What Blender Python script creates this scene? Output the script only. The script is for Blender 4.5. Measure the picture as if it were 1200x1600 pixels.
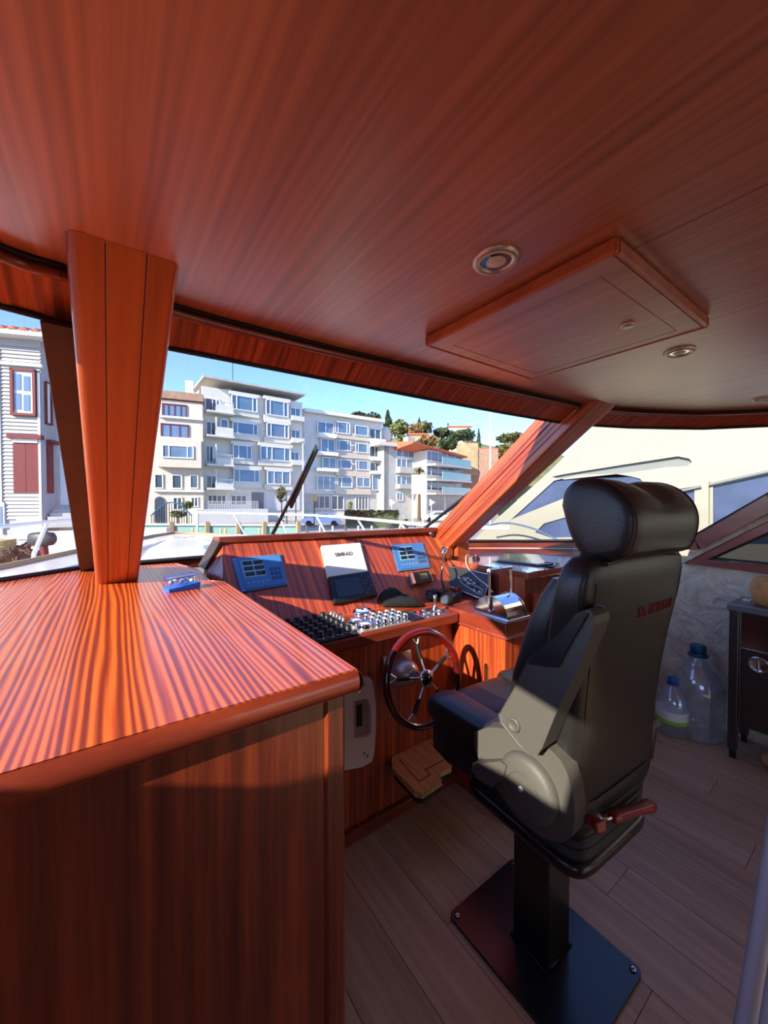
import bpy, math, random
from mathutils import Vector, Matrix, noise
from mathutils.geometry import tessellate_polygon
random.seed(7)
S = bpy.context.scene
COL = S.collection
for o in list(bpy.data.objects): bpy.data.objects.remove(o)

# ------------------------------------------------------------------ camera
# axes: X = starboard, Y = towards the bow, Z = up, cabin sole at z = 0
YAW, PITCH, FPX, EYE = math.radians(35.6), math.radians(1.15), 600.0, 1.5
cam_d = bpy.data.cameras.new('camera'); cam = bpy.data.objects.new('camera', cam_d); COL.objects.link(cam)
cam.location = (0, 0, EYE); cam.rotation_euler = (math.pi/2 - PITCH, 0, -YAW)
cam_d.sensor_fit = 'VERTICAL'; cam_d.sensor_height = 36; cam_d.lens = 36*FPX/1600; cam_d.clip_start = .02; cam_d.clip_end = 2000
S.camera = cam

# ------------------------------------------------------------------ sky, sun, exposure
SUN_EL, SUN_AZ = math.radians(26), math.radians(-13)      # azimuth: forward of the port beam
SKY, SUN = .175, 4.6
EXPOSURE = 1.45
world = bpy.data.worlds.new('world'); S.world = world; world.use_nodes = True
wn = world.node_tree.nodes; wl = world.node_tree.links
bg = wn['Background']; sky = wn.new('ShaderNodeTexSky'); sky.sky_type = 'NISHITA'; sky.sun_disc = False
sdir = Vector((-math.cos(SUN_EL)*math.cos(SUN_AZ), math.cos(SUN_EL)*math.sin(SUN_AZ), math.sin(SUN_EL)))
sky.sun_elevation = SUN_EL; sky.sun_rotation = math.atan2(sdir.x, sdir.y)
sky.altitude = 1500; sky.air_density = 1.0; sky.dust_density = .3; sky.ozone_density = 5.0
tn = wn.new('ShaderNodeMix'); tn.data_type='RGBA'; tn.blend_type='MULTIPLY'; tn.inputs[0].default_value=1; tn.inputs[7].default_value=(.95,.90,1.05,1)
wl.new(sky.outputs[0], tn.inputs[6]); wl.new(tn.outputs[2], bg.inputs[0]); bg.inputs[1].default_value = SKY
sun_d = bpy.data.lights.new('sun', 'SUN'); sun_d.energy = SUN; sun_d.angle = math.radians(.55); sun_d.color = (1, .93, .80)
sun = bpy.data.objects.new('sun', sun_d); COL.objects.link(sun); sun.location = sdir*40
sun.rotation_euler = (-sdir).to_track_quat('-Z', 'Y').to_euler()
vs = S.view_settings; vs.view_transform = 'Standard'; vs.look = 'None'; vs.gamma = 1; vs.exposure = EXPOSURE
try: vs.use_curve_mapping = False
except Exception: pass

# ------------------------------------------------------------------ helpers
CR = Vector((math.cos(YAW), -math.sin(YAW), 0))
CD = Vector((math.sin(YAW)*math.cos(PITCH), math.cos(YAW)*math.cos(PITCH), -math.sin(PITCH)))
CU = CR.cross(CD)
CO = Vector((0, 0, EYE))
def ray(px, py): return CD + CR*((px-600)/FPX) + CU*((800-py)/FPX)
def P(px, py, x=None, y=None, z=None, d=None):
    r = ray(px, py)
    if x is not None: t = (x-CO.x)/r.x
    elif y is not None: t = (y-CO.y)/r.y
    elif z is not None: t = (z-CO.z)/r.z
    else: t = d
    return CO + r*t
def PP(px, py, p0, n):
    r = ray(px, py); return CO + r*((p0-CO).dot(n)/r.dot(n))

class MB:
    def __init__(s): s.v = []; s.f = []; s.sm = []
    def add(s, verts, faces, smooth=False, M=None):
        b = len(s.v)
        for v in verts:
            v = Vector(v); s.v.append(M @ v if M else v)
        for f in faces: s.f.append([b+i for i in f]); s.sm.append(smooth)
        return s
    def box(s, a, b, M=None, c=0.0):
        (x0,y0,z0),(x1,y1,z1) = a, b
        x0,x1=min(x0,x1),max(x0,x1); y0,y1=min(y0,y1),max(y0,y1); z0,z1=min(z0,z1),max(z0,z1)
        c = min(c, (x1-x0)*.45, (y1-y0)*.45, (z1-z0)*.45)
        if c <= 0:
            V=[(x0,y0,z0),(x1,y0,z0),(x1,y1,z0),(x0,y1,z0),(x0,y0,z1),(x1,y0,z1),(x1,y1,z1),(x0,y1,z1)]
            return s.add(V,[(0,3,2,1),(4,5,6,7),(0,1,5,4),(1,2,6,5),(2,3,7,6),(3,0,4,7)],False,M)
        # chamfered box: 24 verts
        V=[];idx={}
        for ix,X in enumerate((x0,x1)):
            for iy,Yy in enumerate((y0,y1)):
                for iz,Z in enumerate((z0,z1)):
                    sx,sy,sz=(c if ix==0 else -c),(c if iy==0 else -c),(c if iz==0 else -c)
                    idx[(ix,iy,iz,0)]=len(V);V.append((X,Yy+sy,Z+sz))
                    idx[(ix,iy,iz,1)]=len(V);V.append((X+sx,Yy,Z+sz))
                    idx[(ix,iy,iz,2)]=len(V);V.append((X+sx,Yy+sy,Z))
        F=[]
        I=idx
        for k in (0,1):
            q=[I[(k,0,0,0)],I[(k,1,0,0)],I[(k,1,1,0)],I[(k,0,1,0)]]; F.append(q if k else q[::-1])
            q=[I[(0,k,0,1)],I[(0,k,1,1)],I[(1,k,1,1)],I[(1,k,0,1)]]; F.append(q if k else q[::-1])
            q=[I[(0,0,k,2)],I[(1,0,k,2)],I[(1,1,k,2)],I[(0,1,k,2)]]; F.append(q if k else q[::-1])
        for i in (0,1):
            for j in (0,1):
                q=[I[(i,j,0,0)],I[(i,j,1,0)],I[(i,j,1,1)],I[(i,j,0,1)]]; F.append(q if (i^j)==0 else q[::-1])
                q=[I[(i,0,j,0)],I[(i,0,j,2)],I[(i,1,j,2)],I[(i,1,j,0)]]; F.append(q if (i^j)==0 else q[::-1])
                q=[I[(0,i,j,1)],I[(1,i,j,1)],I[(1,i,j,2)],I[(0,i,j,2)]]; F.append(q if (i^j)==0 else q[::-1])
        for i in (0,1):
            for j in (0,1):
                for k in (0,1):
                    q=[I[(i,j,k,0)],I[(i,j,k,1)],I[(i,j,k,2)]]; F.append(q if (i^j^k) else q[::-1])
        return s.add(V,F,False,M)
    def slab(s, pts, n, t, t0=0.0):
        """polygon pts thickened along n from t0 to t"""
        n=Vector(n).normalized(); k=len(pts)
        V=[Vector(p)+n*t0 for p in pts]+[Vector(p)+n*t for p in pts]
        F=[list(range(k))[::-1],list(range(k,2*k))]+[(i,(i+1)%k,k+(i+1)%k,k+i) for i in range(k)]
        return s.add(V,F)
    def prism(s, loops, fn, a, b, smooth=False):
        """loops: outer 2d loop then holes; fn(u,v,w)->xyz; extruded from w=a to w=b"""
        flat=[p for l in loops for p in l]; n=len(flat)
        tri=tessellate_polygon([[Vector((p[0],p[1],0)) for p in l] for l in loops])
        V=[fn(p[0],p[1],a) for p in flat]+[fn(p[0],p[1],b) for p in flat]
        F=[tuple(t) for t in tri]+[tuple(n+i for i in t[::-1]) for t in tri]
        o=0
        for l in loops:
            k=len(l)
            for i in range(k):
                j=(i+1)%k; F.append((o+i,o+j,n+o+j,n+o+i))
            o+=k
        return s.add(V,F,smooth)
    def tube(s, pts, r, n=10, closed=False, cap=True):
        pts=[Vector(p) for p in pts]; m=len(pts); rs=r if isinstance(r,(list,tuple)) else [r]*m
        V=[];F=[]; prev=None
        for i,p in enumerate(pts):
            if closed: t=pts[(i+1)%m]-pts[i-1]
            else: t=pts[min(i+1,m-1)]-pts[max(i-1,0)]
            t.normalize()
            if prev is None:
                a=Vector((0,0,1)) if abs(t.z)<.9 else Vector((1,0,0)); u=t.cross(a).normalized()
            else: u=(prev-t*prev.dot(t)).normalized()
            prev=u; w=t.cross(u)
            for k in range(n):
                an=2*math.pi*k/n; V.append(p+(u*math.cos(an)+w*math.sin(an))*rs[i])
        for i in range(m if closed else m-1):
            j=(i+1)%m
            for k in range(n): F.append((i*n+k,i*n+(k+1)%n,j*n+(k+1)%n,j*n+k))
        s.add(V,F,True)
        if cap and not closed:
            s.add(V[:n],[tuple(range(n))[::-1]]); s.add(V[-n:],[tuple(range(n))])
        return s
    def lathe(s, prof, o=(0,0,0), axis=(0,0,1), n=24, smooth=True):
        """prof: [(r,h)]"""
        q=Vector(axis).to_track_quat('Z','Y').to_matrix(); o=Vector(o); V=[];F=[];m=len(prof)
        for r,h in prof:
            for k in range(n):
                an=2*math.pi*k/n; V.append(o+q@Vector((r*math.cos(an),r*math.sin(an),h)))
        for i in range(m-1):
            for k in range(n): F.append((i*n+k,i*n+(k+1)%n,(i+1)*n+(k+1)%n,(i+1)*n+k))
        s.add(V,F,smooth)
        if prof[0][0]>1e-6: s.add(V[:n],[tuple(range(n))[::-1]])
        if prof[-1][0]>1e-6: s.add(V[-n:],[tuple(range(n))])
        return s
    def loft(s, rings, cap=True, smooth=True, closed=True):
        n=len(rings[0]); V=[Vector(p) for r in rings for p in r]; F=[]
        for i in range(len(rings)-1):
            for k in range(n if closed else n-1): F.append((i*n+k,i*n+(k+1)%n,(i+1)*n+(k+1)%n,(i+1)*n+k))
        s.add(V,F,smooth)
        if cap and closed:
            s.add(rings[0],[tuple(range(n))[::-1]],smooth); s.add(rings[-1],[tuple(range(n))],smooth)
        return s
    def ball(s, c, r, nu=12, nv=8, jitter=0, M=None):
        c=Vector(c); rr=r if isinstance(r,(tuple,list)) else (r,r,r); rings=[]
        for j in range(nv+1):
            th=math.pi*j/nv; ring=[]
            for k in range(nu):
                ph=2*math.pi*k/nu; dv=Vector((math.sin(th)*math.cos(ph),math.sin(th)*math.sin(ph),-math.cos(th)))
                f=1+(jitter*noise.noise(dv*2.3+c*3.1) if jitter else 0)
                p=Vector((dv.x*rr[0],dv.y*rr[1],dv.z*rr[2]))*f
                ring.append(c+(M@p if M else p))
            rings.append(ring)
        return s.loft(rings,False)
    def mesh(s, name, mat):
        me=bpy.data.meshes.new(name); me.from_pydata([tuple(v) for v in s.v],[],s.f)
        me.polygons.foreach_set('use_smooth',s.sm)
        me.materials.append(mat); me.validate(); me.update(); return me

def sq(hw, hh, e=4.0, n=28):
    """superellipse outline"""
    out=[]
    for k in range(n):
        a=2*math.pi*k/n; c,s_=math.cos(a),math.sin(a)
        out.append((hw*math.copysign(abs(c)**(2/e),c), hh*math.copysign(abs(s_)**(2/e),s_)))
    return out
def rrect(x0,y0,x1,y1,r,n=4):
    out=[]
    for cx,cy,a0 in ((x1-r,y1-r,0),(x0+r,y1-r,90),(x0+r,y0+r,180),(x1-r,y0+r,270)):
        for k in range(n+1):
            a=math.radians(a0+90*k/n); out.append((cx+r*math.cos(a),cy+r*math.sin(a)))
    return out
def bez(p, n=16):
    """smooth Catmull-Rom through points"""
    p=[Vector(q) for q in p]; q=[2*p[0]-p[1]]+p+[2*p[-1]-p[-2]]; out=[]
    for i in range(1,len(q)-2):
        for k in range(n):
            t=k/n; a,b,c,d=q[i-1],q[i],q[i+1],q[i+2]
            out.append(.5*((2*b)+(c-a)*t+(2*a-5*b+4*c-d)*t*t+(3*b-a-3*c+d)*t**3))
    out.append(p[-1]); return out

def thing(name, label, cat, loc, group=None, kind=None):
    o=bpy.data.objects.new(name,None); o.empty_display_size=.05; COL.objects.link(o); o.location=loc
    o['label']=label; o['category']=cat
    if group: o['group']=group
    if kind: o['kind']=kind
    return o
def wloc(o):
    v=Vector((0,0,0))
    while o is not None: v+=Vector(o.location); o=o.parent
    return v
def part(name, mb, mat, parent, label=None, bevel=0, kind=None, sub=0):
    """mesh built in world coordinates, re-based on its parent's origin"""
    w=wloc(parent)
    for i in range(len(mb.v)): mb.v[i]=mb.v[i]-w
    o=bpy.data.objects.new(name,mb.mesh(name,mat)); COL.objects.link(o); o.parent=parent
    if label: o['label']=label
    if kind: o['kind']=kind
    mods(o,bevel,sub); return o
def mods(o,bevel,sub):
    if bevel:
        m=o.modifiers.new('bevel','BEVEL'); m.width=bevel; m.segments=2; m.limit_method='ANGLE'; m.angle_limit=math.radians(40)
    if sub:
        m=o.modifiers.new('sub','SUBSURF'); m.levels=sub; m.render_levels=sub
def single(name, mb, mat, label, cat, group=None, bevel=0, kind=None, sub=0):
    zs=min(v.z for v in mb.v); c=Vector((sum(v.x for v in mb.v)/len(mb.v),sum(v.y for v in mb.v)/len(mb.v),zs))
    for i in range(len(mb.v)): mb.v[i]=mb.v[i]-c
    o=bpy.data.objects.new(name,mb.mesh(name,mat)); COL.objects.link(o); o.location=c
    o['label']=label; o['category']=cat
    if group: o['group']=group
    if kind: o['kind']=kind
    mods(o,bevel,sub); return o
def struct(name, mb, mat, bevel=0, parent=None):
    o=bpy.data.objects.new(name,mb.mesh(name,mat)); COL.objects.link(o)
    if parent: o.parent=parent
    else: o['kind']='structure'
    mods(o,bevel,0); return o
def text_mb(txt, size, M, depth=.001, shear=0.0, bold=0.0, sx=1.0):
    cu=bpy.data.curves.new('lettering','FONT'); cu.body=txt; cu.size=size; cu.extrude=depth; cu.align_x='CENTER'; cu.align_y='CENTER'; cu.shear=shear; cu.offset=bold; cu.resolution_u=3
    o=bpy.data.objects.new('lettering',cu); COL.objects.link(o)
    bpy.context.view_layer.update()
    me=o.to_mesh(); mb=MB()
    mb.add([(v.co.x*sx,v.co.y,v.co.z) for v in me.vertices],[tuple(p.vertices) for p in me.polygons],False,M)
    o.to_mesh_clear(); bpy.data.objects.remove(o); bpy.data.curves.remove(cu)
    return mb
def frame_M(o, u, v):
    u=Vector(u).normalized(); n=u.cross(Vector(v)).normalized(); v=n.cross(u)
    M=Matrix((u,v,n)).transposed().to_4x4(); M.translation=Vector(o); return M

# ------------------------------------------------------------------ materials
def srgb(r,g,b):
    f=lambda c:(c/255/12.92 if c/255<=.04045 else ((c/255+.055)/1.055)**2.4)
    return (f(r),f(g),f(b),1)
def mat(name, col, rough=.5, metal=0, coat=0, spec=.5, bump=0, bscale=60, var=0, vscale=3, emit=0, trans=0, ior=1.45, alpha=1, croug=.05):
    m=bpy.data.materials.new(name); m.use_nodes=True; N=m.node_tree.nodes; L=m.node_tree.links; b=N['Principled BSDF']
    b.inputs['Base Color'].default_value=col; b.inputs['Roughness'].default_value=rough; b.inputs['Metallic'].default_value=metal
    b.inputs['Coat Weight'].default_value=coat; b.inputs['Coat Roughness'].default_value=croug; b.inputs['Specular IOR Level'].default_value=spec
    b.inputs['Transmission Weight'].default_value=trans; b.inputs['IOR'].default_value=ior; b.inputs['Alpha'].default_value=alpha
    tc=N.new('ShaderNodeTexCoord')
    if var:
        nt=N.new('ShaderNodeTexNoise'); nt.inputs['Scale'].default_value=vscale; nt.inputs['Detail'].default_value=6; L.new(tc.outputs['Object'],nt.inputs['Vector'])
        hs=N.new('ShaderNodeHueSaturation'); hs.inputs['Color'].default_value=col
        mr=N.new('ShaderNodeMapRange'); mr.inputs['From Min'].default_value=.25; mr.inputs['From Max'].default_value=.75; mr.inputs['To Min'].default_value=1-var; mr.inputs['To Max'].default_value=1+var
        L.new(nt.outputs[0],mr.inputs[0]); L.new(mr.outputs[0],hs.inputs['Value']); L.new(hs.outputs[0],b.inputs['Base Color'])
    if bump:
        nt=N.new('ShaderNodeTexNoise'); nt.inputs['Scale'].default_value=bscale; nt.inputs['Detail'].default_value=4; L.new(tc.outputs['Object'],nt.inputs['Vector'])
        bp=N.new('ShaderNodeBump'); bp.inputs['Strength'].default_value=bump; bp.inputs['Distance'].default_value=.01; L.new(nt.outputs[0],bp.inputs['Height']); L.new(bp.outputs[0],b.inputs['Normal'])
    if emit: b.inputs['Emission Color'].default_value=col; b.inputs['Emission Strength'].default_value=emit
    return m
def wood(name, sc, cols, rough=.32, coat=.6, croug=.08, fine=6.0, warp=.35, pos=(.3,.5,.72), band=0, bandx=.5, rot=0):
    """ribbon-striped veneer: sc = noise scale per axis (small along the grain)"""
    m=bpy.data.materials.new(name); m.use_nodes=True; N=m.node_tree.nodes; L=m.node_tree.links; b=N['Principled BSDF']
    tc=N.new('ShaderNodeTexCoord')
    class _O: pass
    if rot:
        vr=N.new('ShaderNodeVectorRotate'); vr.rotation_type='X_AXIS'; vr.inputs['Angle'].default_value=rot; L.new(tc.outputs['Object'],vr.inputs['Vector'])
        t2=_O(); t2.outputs={'Object':vr.outputs[0]}; tc=t2
    wv=N.new('ShaderNodeTexNoise'); wv.inputs['Scale'].default_value=1.3; wv.inputs['Detail'].default_value=1; L.new(tc.outputs['Object'],wv.inputs['Vector'])
    vm=N.new('ShaderNodeVectorMath'); vm.operation='MULTIPLY_ADD'; vm.inputs[1].default_value=(warp*.1,)*3; L.new(wv.outputs['Color'],vm.inputs[0]); L.new(tc.outputs['Object'],vm.inputs[2])
    mp=N.new('ShaderNodeMapping'); mp.inputs['Scale'].default_value=sc; L.new(vm.outputs[0],mp.inputs['Vector'])
    n1=N.new('ShaderNodeTexNoise'); n1.inputs['Scale'].default_value=1; n1.inputs['Detail'].default_value=3; n1.inputs['Roughness'].default_value=.55; L.new(mp.outputs[0],n1.inputs['Vector'])
    mp2=N.new('ShaderNodeMapping'); mp2.inputs['Scale'].default_value=tuple(s*fine if s>8 else s*12 for s in sc); L.new(tc.outputs['Object'],mp2.inputs['Vector'])
    n2=N.new('ShaderNodeTexNoise'); n2.inputs['Scale'].default_value=1; n2.inputs['Detail'].default_value=2; L.new(mp2.outputs[0],n2.inputs['Vector'])
    rp=N.new('ShaderNodeValToRGB'); e=rp.color_ramp.elements; e[0].position=pos[0]; e[0].color=cols[0]; e[1].position=pos[2]; e[1].color=cols[2]
    k=rp.color_ramp.elements.new(pos[1]); k.color=cols[1]
    src=n1.outputs[0]
    if band:
        wt=N.new('ShaderNodeTexWave'); wt.wave_type='BANDS'; wt.bands_direction='X'; wt.inputs['Scale'].default_value=band; wt.inputs['Distortion'].default_value=0
        # ribbons wander: the coordinate is shifted by a slow noise that runs along the grain
        mp3=N.new('ShaderNodeMapping'); mp3.inputs['Scale'].default_value=tuple(min(s,9) if s>8 else s for s in sc); L.new(tc.outputs['Object'],mp3.inputs['Vector'])
        n3=N.new('ShaderNodeTexNoise'); n3.inputs['Scale'].default_value=1; n3.inputs['Detail'].default_value=2; L.new(mp3.outputs[0],n3.inputs['Vector'])
        v3=N.new('ShaderNodeVectorMath'); v3.operation='MULTIPLY_ADD'; v3.inputs[1].default_value=(.09,0,0); L.new(n3.outputs['Color'],v3.inputs[0]); L.new(tc.outputs['Object'],v3.inputs[2]); L.new(v3.outputs[0],wt.inputs['Vector'])
        mxw=N.new('ShaderNodeMix'); mxw.inputs[0].default_value=bandx; L.new(n1.outputs[0],mxw.inputs[2]); L.new(wt.outputs['Fac'],mxw.inputs[3]); src=mxw.outputs[0]
    ad=N.new('ShaderNodeMath'); ad.operation='MULTIPLY_ADD'; ad.inputs[1].default_value=.22; L.new(n2.outputs[0],ad.inputs[0])
    sb=N.new('ShaderNodeMath'); sb.operation='SUBTRACT'; sb.inputs[1].default_value=.11; L.new(src,sb.inputs[0]); L.new(sb.outputs[0],ad.inputs[2])
    L.new(ad.outputs[0],rp.inputs[0]); L.new(rp.outputs[0],b.inputs['Base Color'])
    b.inputs['Roughness'].default_value=rough; b.inputs['Coat Weight'].default_value=coat; b.inputs['Coat Roughness'].default_value=croug
    bp=N.new('ShaderNodeBump'); bp.inputs['Strength'].default_value=.05; bp.inputs['Distance'].default_value=.002; L.new(n2.outputs[0],bp.inputs['Height']); L.new(bp.outputs[0],b.inputs['Normal'])
    return m
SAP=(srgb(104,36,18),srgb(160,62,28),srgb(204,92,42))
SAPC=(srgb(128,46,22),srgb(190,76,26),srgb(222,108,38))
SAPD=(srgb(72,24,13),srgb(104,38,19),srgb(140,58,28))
M_ceil=wood('sapele_ceiling',(40,.6,26),(srgb(144,74,44),srgb(172,94,56),srgb(194,112,70)),rough=.40,coat=1.0,croug=.30,warp=.1,band=14,bandx=.13)
M_ceil.node_tree.nodes['Principled BSDF'].inputs['Coat IOR'].default_value=1.8
M_top=wood('sapele_worktop',(90,.5,30),SAPC,rough=.32,coat=.22,croug=.08,warp=.08,fine=3,pos=(.30,.5,.68),band=22,bandx=.42)
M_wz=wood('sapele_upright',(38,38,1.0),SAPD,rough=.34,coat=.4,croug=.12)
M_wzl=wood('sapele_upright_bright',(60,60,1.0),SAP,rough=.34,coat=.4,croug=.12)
M_wy=wood('sapele_lengthwise',(40,1.2,30),SAP,rough=.34,coat=.5,croug=.1)
M_wsl=wood('sapele_board',(64,1.0,1.0),SAP,rough=.34,coat=.4,croug=.12,warp=.1)
M_wx=wood('sapele_athwart',(1.2,40,40),SAP,rough=.34,coat=.5,croug=.1)
M_pil=wood('mahogany_post',(22,.9,22),(srgb(150,62,24),srgb(172,76,30),srgb(190,90,38)),rough=.36,coat=.5,croug=.1,pos=(.25,.5,.75),rot=.668)
M_wst=wood('sapele_strip',(60,.9,60),SAP,rough=.34,coat=.5,croug=.1,rot=.668,warp=.1)
M_val=wood('sapele_valance',(70,1.5,1.5),SAP,rough=.36,coat=.3)
M_rail=wood('mahogany_moulding',(4,4,18),(srgb(104,36,22),srgb(124,46,26),srgb(140,56,32)),rough=.34,coat=.5,croug=.1)
M_dark=mat('dark_outer_wood',srgb(58,38,26),.5,var=.3,vscale=14)
M_gap=mat('black_shadow_gap',srgb(22,14,12),.7)
M_seal=mat('black_rubber_seal',srgb(14,14,15),.55)
M_steel=mat('polished_steel',srgb(205,205,205),.14,1,var=.04,vscale=20)
M_brush=mat('brushed_steel',srgb(150,148,146),.34,1,var=.08,vscale=9)
M_chrome=mat('chrome',srgb(225,228,232),.06,1)
M_nick=mat('satin_nickel',srgb(204,184,168),.38,.75)
M_black=mat('black_plastic',srgb(24,24,26),.45,bump=.05,bscale=300)
M_blackm=mat('black_painted_steel',srgb(16,16,18),.28,coat=.35,croug=.2,var=.2,vscale=18)
M_leather=mat('black_leather',srgb(33,30,28),.36,spec=.55,bump=.10,bscale=220,var=.12,vscale=6)
M_vinyl=mat('charcoal_plastic',srgb(80,75,68),.5,bump=.18,bscale=420)
M_thread=mat('red_thread',srgb(118,24,30),.7)
M_red=mat('red_plastic',srgb(132,18,24),.35,coat=.3)
M_white=mat('white_gelcoat',srgb(226,222,212),.22,coat=.4,var=.02)
M_cream=mat('cream_plastic',srgb(224,206,186),.42)
M_pane=None
def glass(name,tint,fac=.015,rough=0.0,refl=(1,1,1,1),milky=0,mcol=(.7,.85,.95,1)):
    m=bpy.data.materials.new(name); m.use_nodes=True; N=m.node_tree.nodes; L=m.node_tree.links
    N.remove(N['Principled BSDF']); out=N['Material Output']
    t=N.new('ShaderNodeBsdfTransparent'); t.inputs[0].default_value=tint
    g=N.new('ShaderNodeBsdfGlossy'); g.inputs['Roughness'].default_value=rough; g.inputs[0].default_value=refl
    lw=N.new('ShaderNodeLayerWeight'); lw.inputs[0].default_value=.5
    pw=N.new('ShaderNodeMath'); pw.operation='POWER'; pw.inputs[1].default_value=5; L.new(lw.outputs['Facing'],pw.inputs[0])
    ma=N.new('ShaderNodeMath'); ma.operation='MULTIPLY_ADD'; ma.inputs[1].default_value=.35; ma.inputs[2].default_value=fac; L.new(pw.outputs[0],ma.inputs[0])
    if milky:
        df=N.new('ShaderNodeBsdfDiffuse'); df.inputs[0].default_value=mcol; m2=N.new('ShaderNodeMixShader'); m2.inputs[0].default_value=milky; L.new(t.outputs[0],m2.inputs[1]); L.new(df.outputs[0],m2.inputs[2]); t=m2
    mx=N.new('ShaderNodeMixShader'); L.new(ma.outputs[0],mx.inputs[0]); L.new(t.outputs[0],mx.inputs[1]); L.new(g.outputs[0],mx.inputs[2]); L.new(mx.outputs[0],out.inputs[0])
    return m
M_glass=glass('window_glass',(.965,.98,.985,1))
M_pet=glass('clear_bottle_plastic',(.90,.95,.975,1),.16,.06,milky=.14)
M_boxclear=glass('clear_case_plastic',(.86,.9,.95,1),.08,.05)
M_bpane=mat('far_window_pane',srgb(92,116,140),.08,spec=.8,var=.25,vscale=.35)
M_bpane2=mat('far_window_pane_dark',srgb(66,76,88),.12,spec=.8,var=.3,vscale=.4)
# ================================================================== the cabin
XC = 1.02
def mir(p): return (2*XC-p[0],)+tuple(p[1:])
# ---- floor
M_plank=wood('grey_oak_laminate',(34,1.6,34),(srgb(160,130,98),srgb(184,152,118),srgb(202,170,136)),rough=.42,coat=.12,croug=.3,fine=4,pos=(.2,.5,.8))
M_plank2=wood('grey_oak_laminate_pale',(30,1.3,30),(srgb(168,138,106),srgb(192,160,126),srgb(210,180,146)),rough=.42,coat=.12,croug=.3,fine=4,pos=(.2,.5,.8))
floor=struct('floor',MB().box((-1.15,-3.3,-.09),(3.35,2.4,-.0145)),M_gap)
PW,PL=.192,1.22
pm=[MB().box((0.0008,.0008,-.014),(PW-.0008,PL-.0008,0),c=.0012).mesh('plank',m) for m in (M_plank,M_plank2)]
i=0
for ix in range(24):
    x0=-1.15+ix*PW
    off=(ix*.41)%1.0*PL
    yy=-3.3-off
    while yy<1.5:
        if yy+PL>-3.3:
            o=bpy.data.objects.new('plank',pm[(ix*7+int((yy+9)*3))%2]); COL.objects.link(o); o.parent=floor; o.location=(x0,yy,0)
        yy+=PL; i+=1
# ---- ceiling
ce_s=[(.142,1.09),(.342,1.096),(.538,1.092),(.772,1.079),(1.057,1.057),(1.413,1.029),(1.947,.985),(2.3,.861),(2.614,.687),(2.817,.474),(3.0,.15),(3.12,-.4),(3.16,-3.25)]
ce_p=[(-.076,1.048),(-.164,1.034),(-.26,.91),(-.36,.75),(-.48,.61),(-.64,.46),(-.85,.2),(-.95,-.4),(-.97,-3.25)]  # unseen port edge is cut back so sun reaches the pedestal
vb_s=[(.158,1.2),(.365,1.19),(.567,1.18),(.831,1.17),(1.156,1.155),(1.545,1.13),(1.98,1.09),(2.36,.945),(2.738,.719),(2.93,.488),(3.14,.12),(3.27,-.4),(3.29,-3.25)]
vb_p=[(-.086,1.175),(-.185,1.158),(-.32,.99),(-.43,.80),(-.55,.66),(-.71,.51),(-.92,.24),(-1.03,-.4),(-1.05,-3.25)]
ceil_poly=ce_p[::-1]+ce_s
ceiling=struct('ceiling',MB().prism([[(x*1.0,y) for x,y in (vb_p[::-1]+vb_s)]],lambda u,v,w:(u,v,w),2.03,2.09),M_gap)
SX=.842   # seam between the two ceiling panels, and one across the boat
left=[p for p in ceil_poly if p[0]<SX-.002]; right=[p for p in ceil_poly if p[0]>SX+.002]
yl=1.074
struct('ceiling_panel',MB().prism([[*left,(SX-.001,yl),(SX-.001,-3.25)]],lambda u,v,w:(u,v,w),2.0,2.028),M_ceil,parent=ceiling)
struct('ceiling_panel',MB().prism([[(SX+.001,yl),*right,(SX+.001,-3.25)]],lambda u,v,w:(u,v,w),2.0,2.028),M_ceil,parent=ceiling)
# ---- valance: inner moulding and striped board between ceiling edge and glass
def band(a,b,za,zb,t,smoothn=4):
    A=bez([(x,y,za) for x,y in a],smoothn); B=bez([(x,y,zb) for x,y in b],smoothn); mb=MB(); n=len(A)
    V=A+B+[p+Vector((0,0,t)) for p in A]+[p+Vector((0,0,t)) for p in B]; F=[]
    for k in range(n-1):
        F+= [(k,k+1,n+k+1,n+k),(2*n+k,3*n+k,3*n+k+1,2*n+k+1),(k,2*n+k,2*n+k+1,k+1),(n+k,n+k+1,3*n+k+1,3*n+k)]
    F+=[(0,n,3*n,2*n),(n-1,3*n-1,4*n-1,2*n-1)]
    mb.add(V,F); return mb,A,B
allc=ce_p[::-1]+ce_s; allv=vb_p[::-1]+vb_s
iL=len(ce_p)   # split at the left post
segs=[('trim_1',allc[:iL],allv[:iL]),('trim_2',[(-.076,1.048)]+ce_s[:7]+[(2.02,.965)],[(-.086,1.175)]+vb_s[:7]+[(2.06,1.065)]),('trim_3',[(2.02,.965)]+ce_s[7:],[(2.06,1.065)]+vb_s[7:])]
for nm,a,b in segs:
    mb,A,B=band(a,b,1.995,1.93,.02)
    t=struct(nm,mb,M_val)
    mo=MB().tube([p*.93+q*.07+Vector((0,0,-.010)) for p,q in zip(A,B)],.011,8); struct('moulding',mo,M_rail,parent=t)
    gp=MB().tube([p+Vector((0,0,.001)) for p in A],.006,6); struct('shadow_gap',gp,M_gap,parent=t)
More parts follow.
